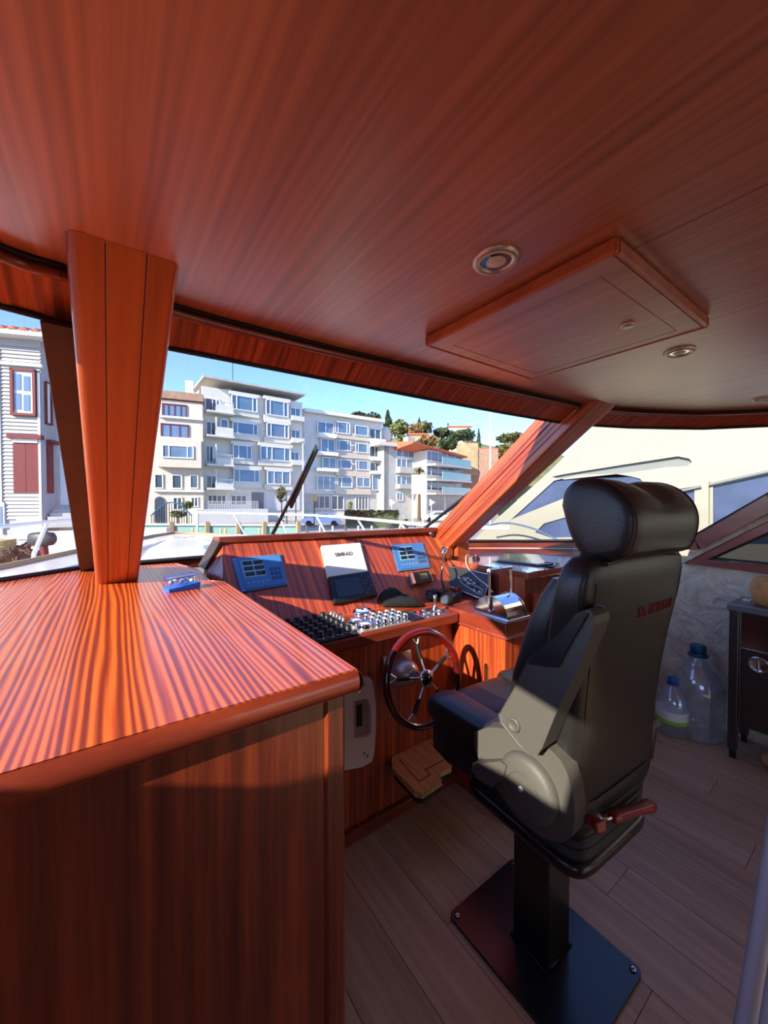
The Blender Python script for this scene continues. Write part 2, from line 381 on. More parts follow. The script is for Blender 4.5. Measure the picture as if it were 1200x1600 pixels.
# ---- side walls, after bulkhead, front bulkhead
def ribwall(name):
    m=bpy.data.materials.new(name); m.use_nodes=True; N=m.node_tree.nodes; L=m.node_tree.links; b=N['Principled BSDF']
    tc=N.new('ShaderNodeTexCoord'); mp=N.new('ShaderNodeMapping'); mp.inputs['Rotation'].default_value=(.6,0,0); L.new(tc.outputs['Object'],mp.inputs[0])
    n=N.new('ShaderNodeTexNoise'); n.inputs['Scale'].default_value=7; n.inputs['Detail'].default_value=8; n.inputs['Distortion'].default_value=1.6; n.inputs['Roughness'].default_value=.62; L.new(mp.outputs[0],n.inputs['Vector'])
    rp=N.new('ShaderNodeValToRGB'); e=rp.color_ramp.elements; e[0].position=.3; e[0].color=srgb(200,178,144); e[1].position=.62; e[1].color=srgb(246,228,196); L.new(n.outputs[0],rp.inputs[0]); L.new(rp.outputs[0],b.inputs['Base Color'])
    bp=N.new('ShaderNodeBump'); bp.inputs['Strength'].default_value=.9; bp.inputs['Distance'].default_value=.03; L.new(n.outputs[0],bp.inputs['Height']); L.new(bp.outputs[0],b.inputs['Normal']); b.inputs['Roughness'].default_value=.7
    return m
M_stone=ribwall('embossed_stone_wallpaper')
YZ=lambda u,v,w:(w,u,v)
side=[(1.78,0),(1.78,1.13),(.95,1.13),(.91,1.262),(.546,1.545),(.06,1.92),(-.4,2.02),(-3.25,2.02),(-3.25,0)]
tri=[(.825,1.128),(.535,1.328),(.12,1.60),(-.05,1.60),(-.05,1.118)]
aft_fill=[(-.35,.85),(-.35,1.82),(-2.9,1.82),(-2.9,.85)]  # saloon window out of view, enlarged for warmer fill light
wr=struct('wall_right',MB().prism([side,tri,aft_fill],YZ,3.3,3.36),M_stone)
side_p=[(1.5,0),(1.5,1.13),(.95,1.15),(.70,1.33),(.57,1.47),(.46,1.635),(.36,1.655),(.31,1.72),(.2,1.735),(.04,1.735),(-.02,2.02),(-3.25,2.02),(-3.25,0)]  # unseen port sill, shaped so the sun band lands on the chair
port_fill=[(-1.1,.95),(-1.1,1.78),(-2.8,1.78),(-2.8,.95)]  # saloon window out of view, added for warm sun-bounce fill
wlf=struct('wall_left',MB().prism([side_p,port_fill],YZ,-1.08,-1.14),M_stone)
struct('wall_back',MB().prism([[(-1.12,0),(3.34,0),(3.34,2.03),(-1.12,2.03)],[(1.0,.02),(2.8,.02),(2.8,1.93),(1.0,1.93)]],lambda u,v,w:(u,w,v),-3.25,-3.32),M_wz)  # stern opening out of view, sized to set the fill light
base_s=[(1.02,2.56),(1.94,2.50),(2.16,2.46),(2.586,2.27),(2.95,2.02),(3.28,1.76),(3.31,1.1)]
base_p=[(-.06,2.50),(-.123,2.467),(-.378,2.259),(-.70,1.95),(-.95,1.6),(-1.09,1.1)]
bp_all=base_p[::-1]+base_s
def wallstrip(pl,z0,z1,t):
    n=len(pl); mb=MB(); V=[];F=[]
    ofs=[]
    for k,(x,y) in enumerate(pl):
        a=Vector(pl[max(k-1,0)]); b=Vector(pl[min(k+1,n-1)]); d=(b-a).normalized(); nn=Vector((-d.y,d.x)); ofs.append(Vector((x,y))+nn*t)
    for z in (z0,z1):
        V+=[(x,y,z) for x,y in pl]+[(p.x,p.y,z) for p in ofs]
    for k in range(n-1):
        F+=[(k,k+1,n+k+1,n+k),(2*n+k,3*n+k,3*n+k+1,2*n+k+1),(k,2*n+k,2*n+k+1,k+1),(n+k,n+k+1,3*n+k+1,3*n+k)]
    F+=[(0,n,3*n,2*n),(n-1,3*n-1,4*n-1,2*n-1)]
    return mb.add(V,F)
struct('wall_front',wallstrip(bp_all,0,1.12,.05),M_white)
struct('trim_4',wallstrip(bp_all,1.12,1.175,.03),M_rail,bevel=.004)
# ---- glazing
def ruled(top,bot,zt,zb,t=.006,n=12):
    A=[Vector((x,y,zt)) for x,y in top]; B=[Vector(b) if len(b)==3 else Vector((b[0],b[1],zb)) for b in bot]
    m=len(A); nn=(B[m//2]-A[m//2]).cross(A[-1]-A[0]).normalized()*t
    mb=MB(); V=A+B+[p+nn for p in A]+[p+nn for p in B]; F=[]
    for k in range(m-1):
        F+=[(k,k+1,m+k+1,m+k),(2*m+k,3*m+k,3*m+k+1,2*m+k+1),(k,2*m+k,2*m+k+1,k+1),(m+k,m+k+1,3*m+k+1,3*m+k)]
    F+=[(0,m,3*m,2*m),(m-1,3*m-1,4*m-1,2*m-1)]
    return mb.add(V,F)
topA=[(.05,1.207),(.365,1.196),(.831,1.176),(1.156,1.162),(1.545,1.137),(1.95,1.10)]
botA=[(.05,2.50),(.4,2.53),(.831,2.555),(1.156,2.555),(1.545,2.53),(1.95,2.46)]
w1=struct('window_1',ruled(topA,botA,1.935,1.165),M_glass)
topB=[(-.09,1.18),(-.185,1.163),(-.32,.995),(-.43,.805),(-.55,.665),(-.71,.515),(-.92,.245),(-.99,-.02)]
botB=[(-.09,2.48),(-.123,2.467),(-.378,2.259),(-.70,1.95),(-.95,1.6),(-1.11,.95,1.15),(-1.11,.35,1.64),(-1.11,.0,1.76)]
w2=struct('window_2',ruled(topB,botB,1.935,1.165),M_glass)
topC=[(2.06,1.07),(2.36,.95),(2.46,.89),(2.55,.84),(2.738,.722),(2.93,.49),(3.14,.12),(3.27,-.2)]
botC=[(2.16,2.46),(2.586,2.27),(2.77,2.15),(2.95,2.02),(3.28,1.76,1.175),(3.31,1.0,1.24),(3.31,.5,1.6),(3.31,0,1.95)]
w3=struct('window_3',ruled(topC,botC,1.935,1.17),M_glass)
for w,tp,bt,zb in ((w1,topA,botA,1.17),(w2,topB,botB,1.17),(w3,topC,botC,1.17)):
    struct('seal',MB().tube([((b[0]),(b[1]),(b[2] if len(b)==3 else zb)+.008) for b in bt[:6]],.014,6),M_seal,parent=w)
    struct('seal',MB().tube([(a[0],a[1],1.928) for a in tp],.008,6),M_seal,parent=w)
struct('seal',MB().tube([(1.945,1.12,1.925),(1.945,2.46,1.165)],.012,6),M_seal,parent=w1)
struct('seal',MB().tube([(-.118,1.195,1.93),(-.118,2.47,1.17)],.008,6),M_seal,parent=w2)
w4=struct('window_4',MB().prism([tri],YZ,3.322,3.328),glass('tinted_side_glass',(.30,.31,.33,1)))
def yzframe(mb,loop,w,x0,x1):
    c=Vector((sum(p[0] for p in loop)/len(loop),sum(p[1] for p in loop)/len(loop)))
    n=len(loop); out=[]
    for k in range(n):
        a,b,c2=Vector(loop[k-1]),Vector(loop[k]),Vector(loop[(k+1)%n])
        e1=(b-a).normalized(); e2=(c2-b).normalized(); n1=Vector((e1.y,-e1.x)); n2=Vector((e2.y,-e2.x))
        if n1.dot(b-c)<0: n1=-n1
        if n2.dot(b-c)<0: n2=-n2
        bi=(n1+n2).normalized(); out.append(tuple(b+bi*min(w/max(.3,bi.dot(n1)),w*2.4)))
    return mb.prism([out,loop],YZ,x0,x1)
struct('window_frame',yzframe(MB(),tri,.06,3.268,3.30),M_rail,bevel=.006,parent=w4)
sm=[(a*.985+.008,b*.985+.018) for a,b in tri]
struct('seal',yzframe(MB(),[(.79,1.142),(.535,1.316),(.12,1.585),(-.035,1.585),(-.035,1.135)],.014,3.29,3.33),M_seal,parent=w4)
struct('slide_rail',MB().box((3.292,-.04,1.128),(3.31,.72,1.136)),M_brush,parent=w4)
w5=struct('fill_window_5',MB().prism([aft_fill],YZ,3.325,3.33),M_glass)
struct('window_frame',yzframe(MB(),aft_fill,.05,3.27,3.30),M_rail,parent=w5)
w6=struct('fill_window_6',MB().prism([port_fill],YZ,-1.105,-1.11),M_glass)
struct('window_frame',yzframe(MB(),port_fill,.05,-1.08,-1.05),M_rail,parent=w6)
# rising wooden rail under the side window
sl=[(1.0,1.262,),(.91,1.272),(.546,1.555),(.06,1.93)]
t5=MB()
for (a,b) in zip(sl[:-1],sl[1:]):
    t5.prism([[a,b,(b[0]-.04,b[1]-.075),(a[0]-.04,a[1]-.075)]],YZ,3.262,3.31)
struct('trim_5',t5,M_rail,bevel=.005)
struct('seal',MB().tube([(3.29,y,z+.006) for y,z in sl],.012,6),M_seal,parent=w3)
# ---- windscreen posts: three boards with grooves on a solid core, dark outer mullion at the glass
def post(nm, mirror, mats):
    f=(lambda x:2*XC-x) if mirror else (lambda x:x)
    def pr(x0t,x1t,x0b,x1b,dn,up,mb):
        # sheared prism: inner line foot (1.96,1.17) -> top (.905,2.0), dn/up along outward normal
        nrm=Vector((0,.618,.786)); q=[]
        for d in (dn,up):
            for (yb,zb,xs) in ((1.962,1.168,(x0b,x1b)),(.905,2.0,(x0t,x1t))):
                k=d/.786 if zb>1.5 else d/.618
                # cut level at ceiling, level at foot
                yy=yb+ d*1.262 if zb>1.5 else yb+d*1.262
                for x in xs: q.append((f(x),yy,zb))
        # q: dn foot x0,x1; dn top x0,x1; up foot; up top
        return mb.add(q,[(0,1,3,2),(4,6,7,5),(0,2,6,4),(1,5,7,3),(0,4,5,1),(2,3,7,6)])
    t=struct(nm,pr(-.058,.122,-.046,.096,.012,.235,MB()),mats[0])
    def prp(prof,mb):
        # prof: (x at top, x at foot, depth) outline swept from foot to ceiling
        rf=[(f(xb),1.962+d*1.262,1.168) for xt,xb,d in prof]; rt=[(f(xt),.905+d*1.262,1.9995) for xt,xb,d in prof]
        return mb.loft([rf,rt],True,False)
    xs_t=[-.063,.0,.068,.127]; xs_b=[-.050,-.006,.060,.100]
    for k in range(3):
        a_t,a_b,b_t,b_b=xs_t[k]+.0013,xs_b[k]+.0013,xs_t[k+1]-.0013,xs_b[k+1]-.0013
        if k==0:
            pf=[(b_t,b_b,.03),(b_t,b_b,.001),(b_t-.001,b_b-.001,0)]+[(a_t+.022-.022*math.sin(q*math.pi/12),a_b+.022-.022*math.sin(q*math.pi/12),.022-.022*math.cos(q*math.pi/12)) for q in range(7)]+[(a_t,a_b,.06)]
        elif k==2:
            pf=[(b_t,b_b,.06)]+[(b_t-.014+.014*math.cos(q*math.pi/12),b_b-.014+.014*math.cos(q*math.pi/12),.014-.014*math.sin(q*math.pi/12)) for q in range(7)]+[(a_t+.001,a_b+.001,0),(a_t,a_b,.001),(a_t,a_b,.03)]
        else: pf=[(b_t,b_b,.03),(b_t,b_b,.001),(b_t-.001,b_b-.001,0),(a_t+.001,a_b+.001,0),(a_t,a_b,.001),(a_t,a_b,.03)]
        struct('board',prp(pf,MB()),mats[1],parent=t)
    return t,pr,f
p1,pr,f1=post('trim_6',False,(M_pil,M_pil))
mu=MB().add([(-.118,1.19,1.94),(-.045,1.19,1.94),(-.118,2.48,1.165),(-.045,2.48,1.165),(-.118,1.13,1.90),(-.045,1.13,1.90),(-.118,2.40,1.165),(-.045,2.40,1.165)],[(0,1,3,2),(4,6,7,5),(0,2,6,4),(1,5,7,3),(0,4,5,1),(2,3,7,6)])
struct('outer_mullion',mu,M_dark,parent=p1)
p2,pr,f2=post('trim_7',True,(M_pil,M_pil))
# ridged strips along the port face of the starboard post
for k in range(5):
    d0=.022+k*.036; hh=.008+.0035*(k%2)
    struct('strip',pr(.118+hh,.116,.092+hh,.09,d0,d0+.033,MB()),M_wst,bevel=.003,parent=p2)

struct('aft_bounce_deck',MB().box((-1.3,-8.5,-.12),(3.5,-3.35,-.02)),mat('bounce_deck_teak',srgb(206,170,124),.6,var=.1,vscale=8))  # unseen stern deck, added to bounce warm sun into the cabin
M_aftcream=mat('aft_helper_cream',srgb(232,222,200),.4)
struct('aft_bounce_wall',MB().prism([[(3.5,-3.35),(3.5,-8.5),(-1.3,-8.5),(-1.3,-8.35),(3.38,-8.35),(3.38,-3.35)]],lambda u,v,w:(u,v,w),-.02,.75),M_aftcream)  # added out of view as a sunlit reflector for warm fill
struct('aft_sky_blocker',MB().box((-1.1,-7.0,2.02),(3.4,-3.35,2.10)),M_aftcream)  # added out of view to keep blue sky out of the stern opening
# ================================================================== outside: own foredeck, quay, town, neighbour yacht
ZG=-.9
M_asph=mat('quay_paving',srgb(150,142,130),.85,var=.12,vscale=.6)
M_water=mat('harbour_water',srgb(60,96,100),.12,bump=.3,bscale=2)
M_grass=mat('hillside_scrub',srgb(120,116,66),.9,var=.35,vscale=.12)
M_leaf=mat('leaves_dark',srgb(56,70,36),.7,var=.4,vscale=1.2)
M_leaf2=mat('leaves_olive',srgb(96,98,50),.7,var=.4,vscale=1.2)
M_leaf3=mat('leaves_autumn',srgb(112,88,50),.7,var=.4,vscale=1.2)
M_bark=mat('bark',srgb(92,72,52),.9)
M_wallA=mat('pale_pink_render',srgb(192,178,162),.8,var=.06,vscale=1.5)
M_wallB=mat('cream_render',srgb(212,204,188),.8,var=.05,vscale=1.5)
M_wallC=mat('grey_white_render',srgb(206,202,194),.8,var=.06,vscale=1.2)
M_wallD=mat('weathered_concrete',srgb(176,172,164),.85,var=.14,vscale=.9)
M_brick=mat('brown_stone',srgb(146,116,96),.9,var=.25,vscale=2.5)
M_rock=mat('ochre_rock',srgb(156,134,98),.9,var=.3,vscale=.8)
M_tile=mat('terracotta_tile',srgb(196,96,62),.8,var=.2,vscale=6)
M_trimw=mat('white_joinery',srgb(218,216,210),.6)
M_redj=mat('dark_red_joinery',srgb(100,34,36),.7,var=.12,vscale=3)
M_clap=mat('white_clapboard',srgb(160,158,154),.7,var=.06,vscale=2)
M_teal=mat('teal_hoarding',srgb(116,150,140),.6,var=.1,vscale=1.2)
M_post=mat('rough_timber',srgb(160,132,96),.85)
M_rope=mat('brown_fishing_net',srgb(112,88,70),.95,var=.4,vscale=12)
M_tan=mat('yellow_rope',srgb(196,164,110),.9,var=.3,vscale=10)
M_tyre=mat('tyre_rubber',srgb(30,30,30),.8)
M_car=mat('white_car_paint',srgb(240,240,240),.2,coat=.6)
M_iron=mat('dark_iron',srgb(48,54,56),.5)
M_blind=mat('pale_blue_shutter',srgb(150,190,200),.5)
M_agl=mat('aqua_balcony_glass',srgb(130,164,154),.12,spec=.6)
struct('ground',MB().box((-400,13,-3),(600,700,ZG)),M_asph)
single('water',MB().box((-300,-200,-3.2),(500,12.98,-2.3)),M_water,'green harbour water around the moored boats','water',kind='stuff')
# ---- own foredeck
dk=[(-1.5,1.4),(-1.48,2.62),(-1.4,3.2),(-1.05,4.2),(-.76,4.75),(-.34,5.77),(.2,6.9),(.62,7.8),(1.02,8.5)]
dk=dk+[mir(p) for p in dk[::-1][1:]]
cut=bp_all[1:-1]
deckpoly=dk+[(3.38,1.4),(3.35,1.80),(2.99,2.09),(2.62,2.34),(2.18,2.53),(1.96,2.57),(1.02,2.62),(-.09,2.56),(-.40,2.32),(-.74,2.02),(-1.02,1.68),(-1.12,1.4)]
hull=thing('foredeck','white foredeck of this boat ahead of the windscreen','deck',(XC,5,.6))
part('deck',MB().prism([deckpoly],lambda u,v,w:(u,v,w),.55,.93),M_white,hull)
part('hull',MB().loft([[(x,y,.56) for x,y in dk],[(XC+(x-XC)*.55,y*.93+.2,-2.4) for x,y in dk]],False,closed=False),M_white,hull)
part('trunk',MB().prism([[(.1,2.75),(.25,4.4),(.6,5.4),(1.44,5.4),(1.79,4.4),(1.94,2.75)]],lambda u,v,w:(u,v,w),.93,1.06),M_white,hull,bevel=.03)
part('hatch',MB().box((.75,3.6,1.06),(1.29,4.15,1.09),c=.012),M_boxclear,hull)
part('toe_rail',MB().tube([(x,y,.945) for x,y in dk],.03,6),M_post,hull)
rl=thing('guard_rail','white tubular guard rail around the foredeck','rail',(XC,7,.93))
prt=bez([(-1.2,3.9,1.28),(-.76,4.9,1.30),(-.36,5.85,1.32),(.16,6.95,1.34),(.5,7.6,1.35)],6)
part('top_rail',MB().tube(prt,.019,8),M_trimw,rl)
stb=bez([P(309,801,d=7.3),P(480,805,d=6.6),P(580,812,d=5.5),P(690,822,d=4.6),(3.55,2.6,1.24)],6)
part('top_rail',MB().tube([P(308,846,d=7.3)]+stb,.022,8),M_trimw,rl)
for (xa,ya,xb,yb,dd) in ((365,803,387,842,7.1),(436,806,452,842,6.8),(495,807,512,838,6.4),(558,810,572,832,5.8),(623,815,640,835,5.1)):
    part('stanchion',MB().tube([P(xa,ya,d=dd),P(xb,yb,d=dd)],.016,8),M_trimw,rl)
part('stanchion',MB().tube([P(74,816,d=4.55),P(53,866,d=4.3),P(52,884,d=4.25)],.022,8),M_trimw,rl)
# ---- wiper on the front glass
gn=(Vector((0,1.3,-.77))).cross(Vector((1,0,0))).normalized(); g0=Vector((.8,1.19,1.955))
wp=thing('wiper','black windscreen wiper resting on the front glass','wiper',PP(425,835,g0,gn))
part('arm',MB().tube([PP(424,838,g0,gn),PP(460,768,g0,gn),PP(490,705,g0,gn)],[.012,.008,.006],8),M_black,wp)
part('blade',MB().slab([PP(452,790,g0,gn),PP(456,790,g0,gn),PP(496,699,g0,gn),PP(494,697,g0,gn)],gn,.016,-.012),M_black,wp)

# ---- town facades -------------------------------------------------------
class Fac:
    """a level-roofed facade between two image columns; (px,py) on it -> world"""
    def __init__(s,xl,yl,xr,yr,dl):
        hz=788.0; h=(hz-yl)*dl; dr=h/(hz-yr)
        s.A=P(xl,hz,d=dl); s.B=P(xr,hz,d=dr); s.A.z=s.B.z=0
        s.u=(s.B-s.A); s.L=s.u.length; s.u.normalize(); s.n=Vector((s.u.y,-s.u.x,0))
        if s.n.dot(-s.A)<0: s.n=-s.n
        s.top=EYE+h/600
    def q(s,px,py): 
        w=PP(px,py,s.A,s.n); return ((w-s.A).dot(s.u), w.z)
    def w(s,u,z,o=0): v=s.A+s.u*u+s.n*o; return Vector((v.x,v.y,z))
    def box(s,mb,u0,u1,z0,z1,o0,o1):
        pts=[s.w(u0,z0),s.w(u1,z0),s.w(u1,z1),s.w(u0,z1)]; return mb.slab(pts,s.n,o1,o0)
    def rect(s,r):
        (a,za),(b,zb)=s.q(r[0],r[3]),s.q(r[2],r[3]); zt=s.q((r[0]+r[2])/2,r[1])[1]; zb=s.q((r[0]+r[2])/2,r[3])[1]
        return a,b,zb,zt
def window(F,root,r,ndiv=2,fm=None,pm_=None,fw=.13,o=.0):
    fm=fm or M_trimw; pm_=pm_ or M_bpane; a,b,z0,z1=F.rect(r); fw=min(fw,(b-a)*.12)
    m=MB()
    F.box(m,a,b,z1-fw,z1,o-.02,o+.12); F.box(m,a,b,z0,z0+fw,o-.02,o+.14); F.box(m,a,a+fw,z0,z1,o-.02,o+.12); F.box(m,b-fw,b,z0,z1,o-.02,o+.12)
    cuts=ndiv if isinstance(ndiv,(list,tuple)) else [k/ndiv for k in range(1,ndiv)]
    for c in cuts:
        x=a+(b-a)*c; F.box(m,x-fw*.4,x+fw*.4,z0,z1,o-.02,o+.1)
    wo=part('window',m,fm,root); part('pane',F.box(MB(),a+fw*.5,b-fw*.5,z0+fw*.5,z1-fw*.5,o-.01,o+.03),pm_,wo)
    return wo
def slabpx(F,root,name,r,o0,o1,m,bevel=0):
    a,b,z0,z1=F.rect(r); return part(name,F.box(MB(),a,b,z0,z1,o0,o1),m,root,bevel=bevel)
def zz(zx,zy): return (200+zx/3.75,560+zy/3.75)
def z2(*r): return (200+r[0]/3.75,560+r[1]/3.75,200+r[2]/3.75,560+r[3]/3.75)
def z3(*r): return (460+r[0]/3,600+r[1]/3,460+r[2]/3,600+r[3]/3)
def body(F,name,label,depth,m,ext=(0,0)):
    r=thing(name,label,'building',tuple(F.w(F.L/2,ZG)))
    part('wall',F.box(MB(),-ext[0],F.L+ext[1],ZG,F.top,-depth,0),m,r); return r
# building 1: pinkish town house
F=Fac(222,622,318,631,46); b1=body(F,'town_house','narrow pale pink town house with tall chimney beside the windscreen post',5,M_wallA,(3,0))
for r,n in ((z2(200,268,345,345),4),(z2(192,385,357,468),3)): window(F,b1,r,n,M_redj)
slabpx(F,b1,'bay',z2(180,480,432,642),-.1,.9,M_wallA); window(F,b1,z2(205,515,388,590),[.22,.8],o=.9)
for r in (z2(155,678,207,762),z2(255,680,318,765),z2(362,682,412,762)): window(F,b1,r,1,pm_=M_bpane2,fw=.25)
for r in (z2(262,812,320,890),z2(368,812,412,870)): window(F,b1,r,2,pm_=M_bpane2)
a,bb,z0,z1=F.rect(z2(158,835,215,960)); m=MB(); w_=(bb-a)/2
m.prism([[(a,z0),(bb,z0)]+[(a+w_+w_*math.cos(t*math.pi/8),z1+w_*math.sin(t*math.pi/8)) for t in range(9)]],lambda u,v,w:F.w(u,v,w),-.05,.12); part('door',m,M_bpane2,b1)
for r in (z2(175,466,440,482),z2(150,772,445,782),z2(185,345,440,356)): slabpx(F,b1,'string_course',r,-.05,.35,M_trimw)
slabpx(F,b1,'roof',(222,612,318,624),-8,.3,M_brick)
a,bb,z0,z1=F.rect((288,588,301,632)); part('chimney',F.box(MB(),a,bb,z0,z1,-3,-1.8),M_wallB,b1)
# building 2: five-storey cream apartment block with enclosed balconies
F=Fac(318,604,473,630,50); b2=body(F,'apartment_block','cream five-storey apartment block with wide picture windows and corner balconies',7,M_wallB)
slabpx(F,b2,'eaves',(316,602.5,474,605.5),-7,.8,M_wallD)
for r,n in ((z2(600,225,752,312),[.2,.82]),(z2(800,252,932,342),[.2,.8]),(z2(605,380,755,450),[.2,.82]),(z2(805,385,935,468),[.2,.82]),(z2(608,510,720,592),[.3,.75]),(z2(768,520,945,602),[.22,.38,.8]),(z2(612,650,765,728),[.22,.8]),(z2(808,660,945,740),[.3,.65])):
    window(F,b2,r,n,o=.45); 
    q=(r[0]-3,r[3],r[2]+3,r[3]+8); slabpx(F,b2,'spandrel',q,-.05,.45,M_wallB)
    q=(r[0]-3,r[1]-5,r[2]+3,r[1]); slabpx(F,b2,'lintel',q,-.05,.55,M_wallB)
for r in (z2(450,235,540,318),z2(455,370,520,462),z2(455,512,500,610),z2(455,685,525,762)): window(F,b2,r,2,pm_=M_bpane2)
for r in (z2(950,290,1010,360),z2(952,418,1008,472),z2(952,548,1000,600)): window(F,b2,r,2)
for r in (z2(535,360,583,455),): window(F,b2,r,1,o=.5)
for k,(y0,y1) in enumerate(((268,330),(415,468),(570,632),(712,768))):
    slabpx(F,b2,'balcony',z2(505,y0+(22 if k!=1 else 0),600,y1),-.05,1.5,M_wallB if k!=3 else M_wallC)
    slabpx(F,b2,'balcony_floor',z2(450,y1-6,605,y1+4),-.05,1.7,M_wallC)
    if k in (0,2,3):
        m=MB(); a,bb,za,zb=F.rect(z2(505,y0,600,y0+22))
        for j in range(9):
            x=a+(bb-a)*j/8; F.box(m,x-.03,x+.03,za,zb,1.4,1.46)
        F.box(m,a,bb,zb-.06,zb,1.36,1.5); part('railing',m,M_trimw,b2)
    slabpx(F,b2,'balcony_post',z2(500,y0-60 if k else 240,506,y1),1.3,1.5,M_wallC)
for k,(y0,y1) in enumerate(((345,372),(472,500),(600,628))):
    slabpx(F,b2,'balcony',z2(948,y0,1018,y1),-.05,1.0,M_wallC)
for r,n in ((z2(465,798,575,858),4),(z2(600,800,695,862),3)): window(F,b2,r,n,pm_=M_bpane2)
slabpx(F,b2,'entrance',z2(725,785,795,890),-.05,.06,M_bpane2); slabpx(F,b2,'garage_shutter',z2(805,785,1005,890),-.05,.1,M_wallC)
slabpx(F,b2,'garden_wall',z2(370,882,775,985),.1,3.2,M_wallC)
m=MB(); a,bb,za,zb=F.rect(z2(440,838,720,882))
for j in range(30):
    x=a+(bb-a)*j/29; F.box(m,x-.02,x+.02,za,zb,3.0,3.04)
F.box(m,a,bb,zb-.05,zb,2.98,3.06); part('railing',m,M_trimw,b2)
ant=F.w(*F.q(*zz(650,160)),-3); part('antenna',MB().tube([ant-Vector((0,0,1)),ant+Vector((0,0,4.6))],.06,5),M_iron,b2)
dsh=F.w(*F.q(*zz(632,160)),-3); part('satellite_dish',MB().lathe([(0,0),(.5,.08),(.95,.35)],dsh+Vector((0,0,.4)),(-.4,-.6,.6),12),M_trimw,b2)
# building 3
F=Fac(474,645,597,662,60); b3=body(F,'apartment_block','four-storey white apartment block with brick-red roof stacks',7,M_wallC)
slabpx(F,b3,'eaves',z3(38,144,412,158),-7,.9,M_trimw)
for r,n in ((z3(185,180,255,235),[.2,.8]),(z3(278,198,340,245),1),(z3(102,180,180,238),2),(z3(118,258,185,325),2),(z3(190,265,258,315),[.2,.8]),(z3(280,280,345,325),[.2,.85]),(z3(125,345,190,398),2),(z3(195,355,262,400),[.25]),(z3(282,360,348,405),[.2,.85]),(z3(100,430,190,500),3),(z3(195,435,265,485),[.3]),(z3(285,438,350,485),[.5]),(z3(358,425,413,500),2)):
    window(F,b3,r,n,o=.4)
for r in (z3(350,210,405,262),z3(352,290,400,345),z3(352,368,405,415)): window(F,b3,r,2,pm_=M_bpane2)
for r in (z3(350,262,410,282),z3(350,345,412,362),z3(350,410,414,424)): slabpx(F,b3,'balcony',r,-.05,1.3,M_trimw)
for r in (z3(102,236,182,256),z3(95,322,190,338),z3(95,398,190,412)): slabpx(F,b3,'balcony',r,-.05,1.3,M_trimw)
for r in (z3(190,233,352,263),z3(190,316,352,350),z3(190,402,352,434),z3(190,486,352,518)): slabpx(F,b3,'spandrel',r,-.05,.4,M_wallA)
for r,n in ((z3(90,522,165,585),3),(z3(172,522,232,590),2),(z3(285,525,345,590),4)): window(F,b3,r,n,pm_=M_bpane2)
slabpx(F,b3,'ground_floor',z3(40,515,415,600),-.1,.02,M_wallD)
for r in (z3(38,125,103,165),z3(103,108,158,145)): 
    a,bb,z0,z1=F.rect(r); part('roof_stack',F.box(MB(),a,bb,z0,z1,-6,-3),M_tile,b3)
a,bb,z0,z1=F.rect(z3(152,118,176,142)); part('water_tank',F.box(MB(),a,bb,z0,z1,-5,-3.4),M_trimw,b3)
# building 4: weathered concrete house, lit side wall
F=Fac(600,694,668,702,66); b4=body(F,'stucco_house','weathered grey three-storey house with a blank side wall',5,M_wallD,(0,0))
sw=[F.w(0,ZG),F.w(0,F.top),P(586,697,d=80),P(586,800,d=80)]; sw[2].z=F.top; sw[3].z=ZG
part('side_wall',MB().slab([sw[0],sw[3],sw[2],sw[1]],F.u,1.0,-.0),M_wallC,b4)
slabpx(F,b4,'eaves',z3(385,285,625,300),-5,.8,M_wallC)
for r,n in ((z3(475,305,560,345),3),(z3(478,350,555,410),[.3,.6]),(z3(478,430,553,478),[.3,.6]),(z3(478,508,508,548),2)): window(F,b4,r,n)
for r in (z3(475,392,560,420),z3(475,472,556,492)): slabpx(F,b4,'balcony',r,-.05,1.2,M_wallD)
slabpx(F,b4,'doorway',z3(578,525,608,605),-.02,.08,M_bpane2)
for r in (z3(408,240,422,290),z3(468,235,492,280),z3(575,238,607,290)): 
    a,bb,z0,z1=F.rect(r); part('chimney',F.box(MB(),a,bb,z0,z1,-4,-2.6),M_wallD,b4)
part('dome_cap',MB().ball(F.w(*F.q(460+480/3,600+232/3),-3.3),(1.1,1.1,1.7),12,8),M_wallB,b4)
# building 5: glass-balcony block with tiled roof
F=Fac(666,704,722,713,68); b5=body(F,'apartment_block','low apartment block with aqua glass balconies under a terracotta roof',6,M_wallB)
A=F.w(-8.5,F.top+1.9); 
rf=MB().add([F.w(-4.5,F.top+1.0,.8),F.w(F.L+.6,F.top-.05,.8),F.w(F.L+.6,F.top+.9,-6),F.w(-4.5,F.top+1.6,-6),F.w(-4.5,F.top+.7,.8),F.w(F.L+.6,F.top-.35,.8),F.w(F.L+.6,F.top-.4,-6),F.w(-4.5,F.top-.4,-6)],[(0,1,2,3),(7,6,5,4),(0,4,5,1),(1,5,6,2),(2,6,7,3),(3,7,4,0)]); part('tiled_roof',rf,M_tile,b5)
for k,(y0,y1,y2) in enumerate(((322,355,386),(390,420,452),(456,487,514))):
    window(F,b5,z3(618,y0,785,y1+14),[.12,.3,.55,.78],pm_=M_bpane2)
    slabpx(F,b5,'balcony_floor',z3(616,y2,787,y2+7),-.05,2.2,M_wallC)
    slabpx(F,b5,'glass_balustrade',z3(650,y1,784,y2),2.0,2.1,M_agl)
for r in (z3(625,522,700,590),z3(712,522,785,590)): slabpx(F,b5,'shopfront',r,-.05,.05,M_bpane2)
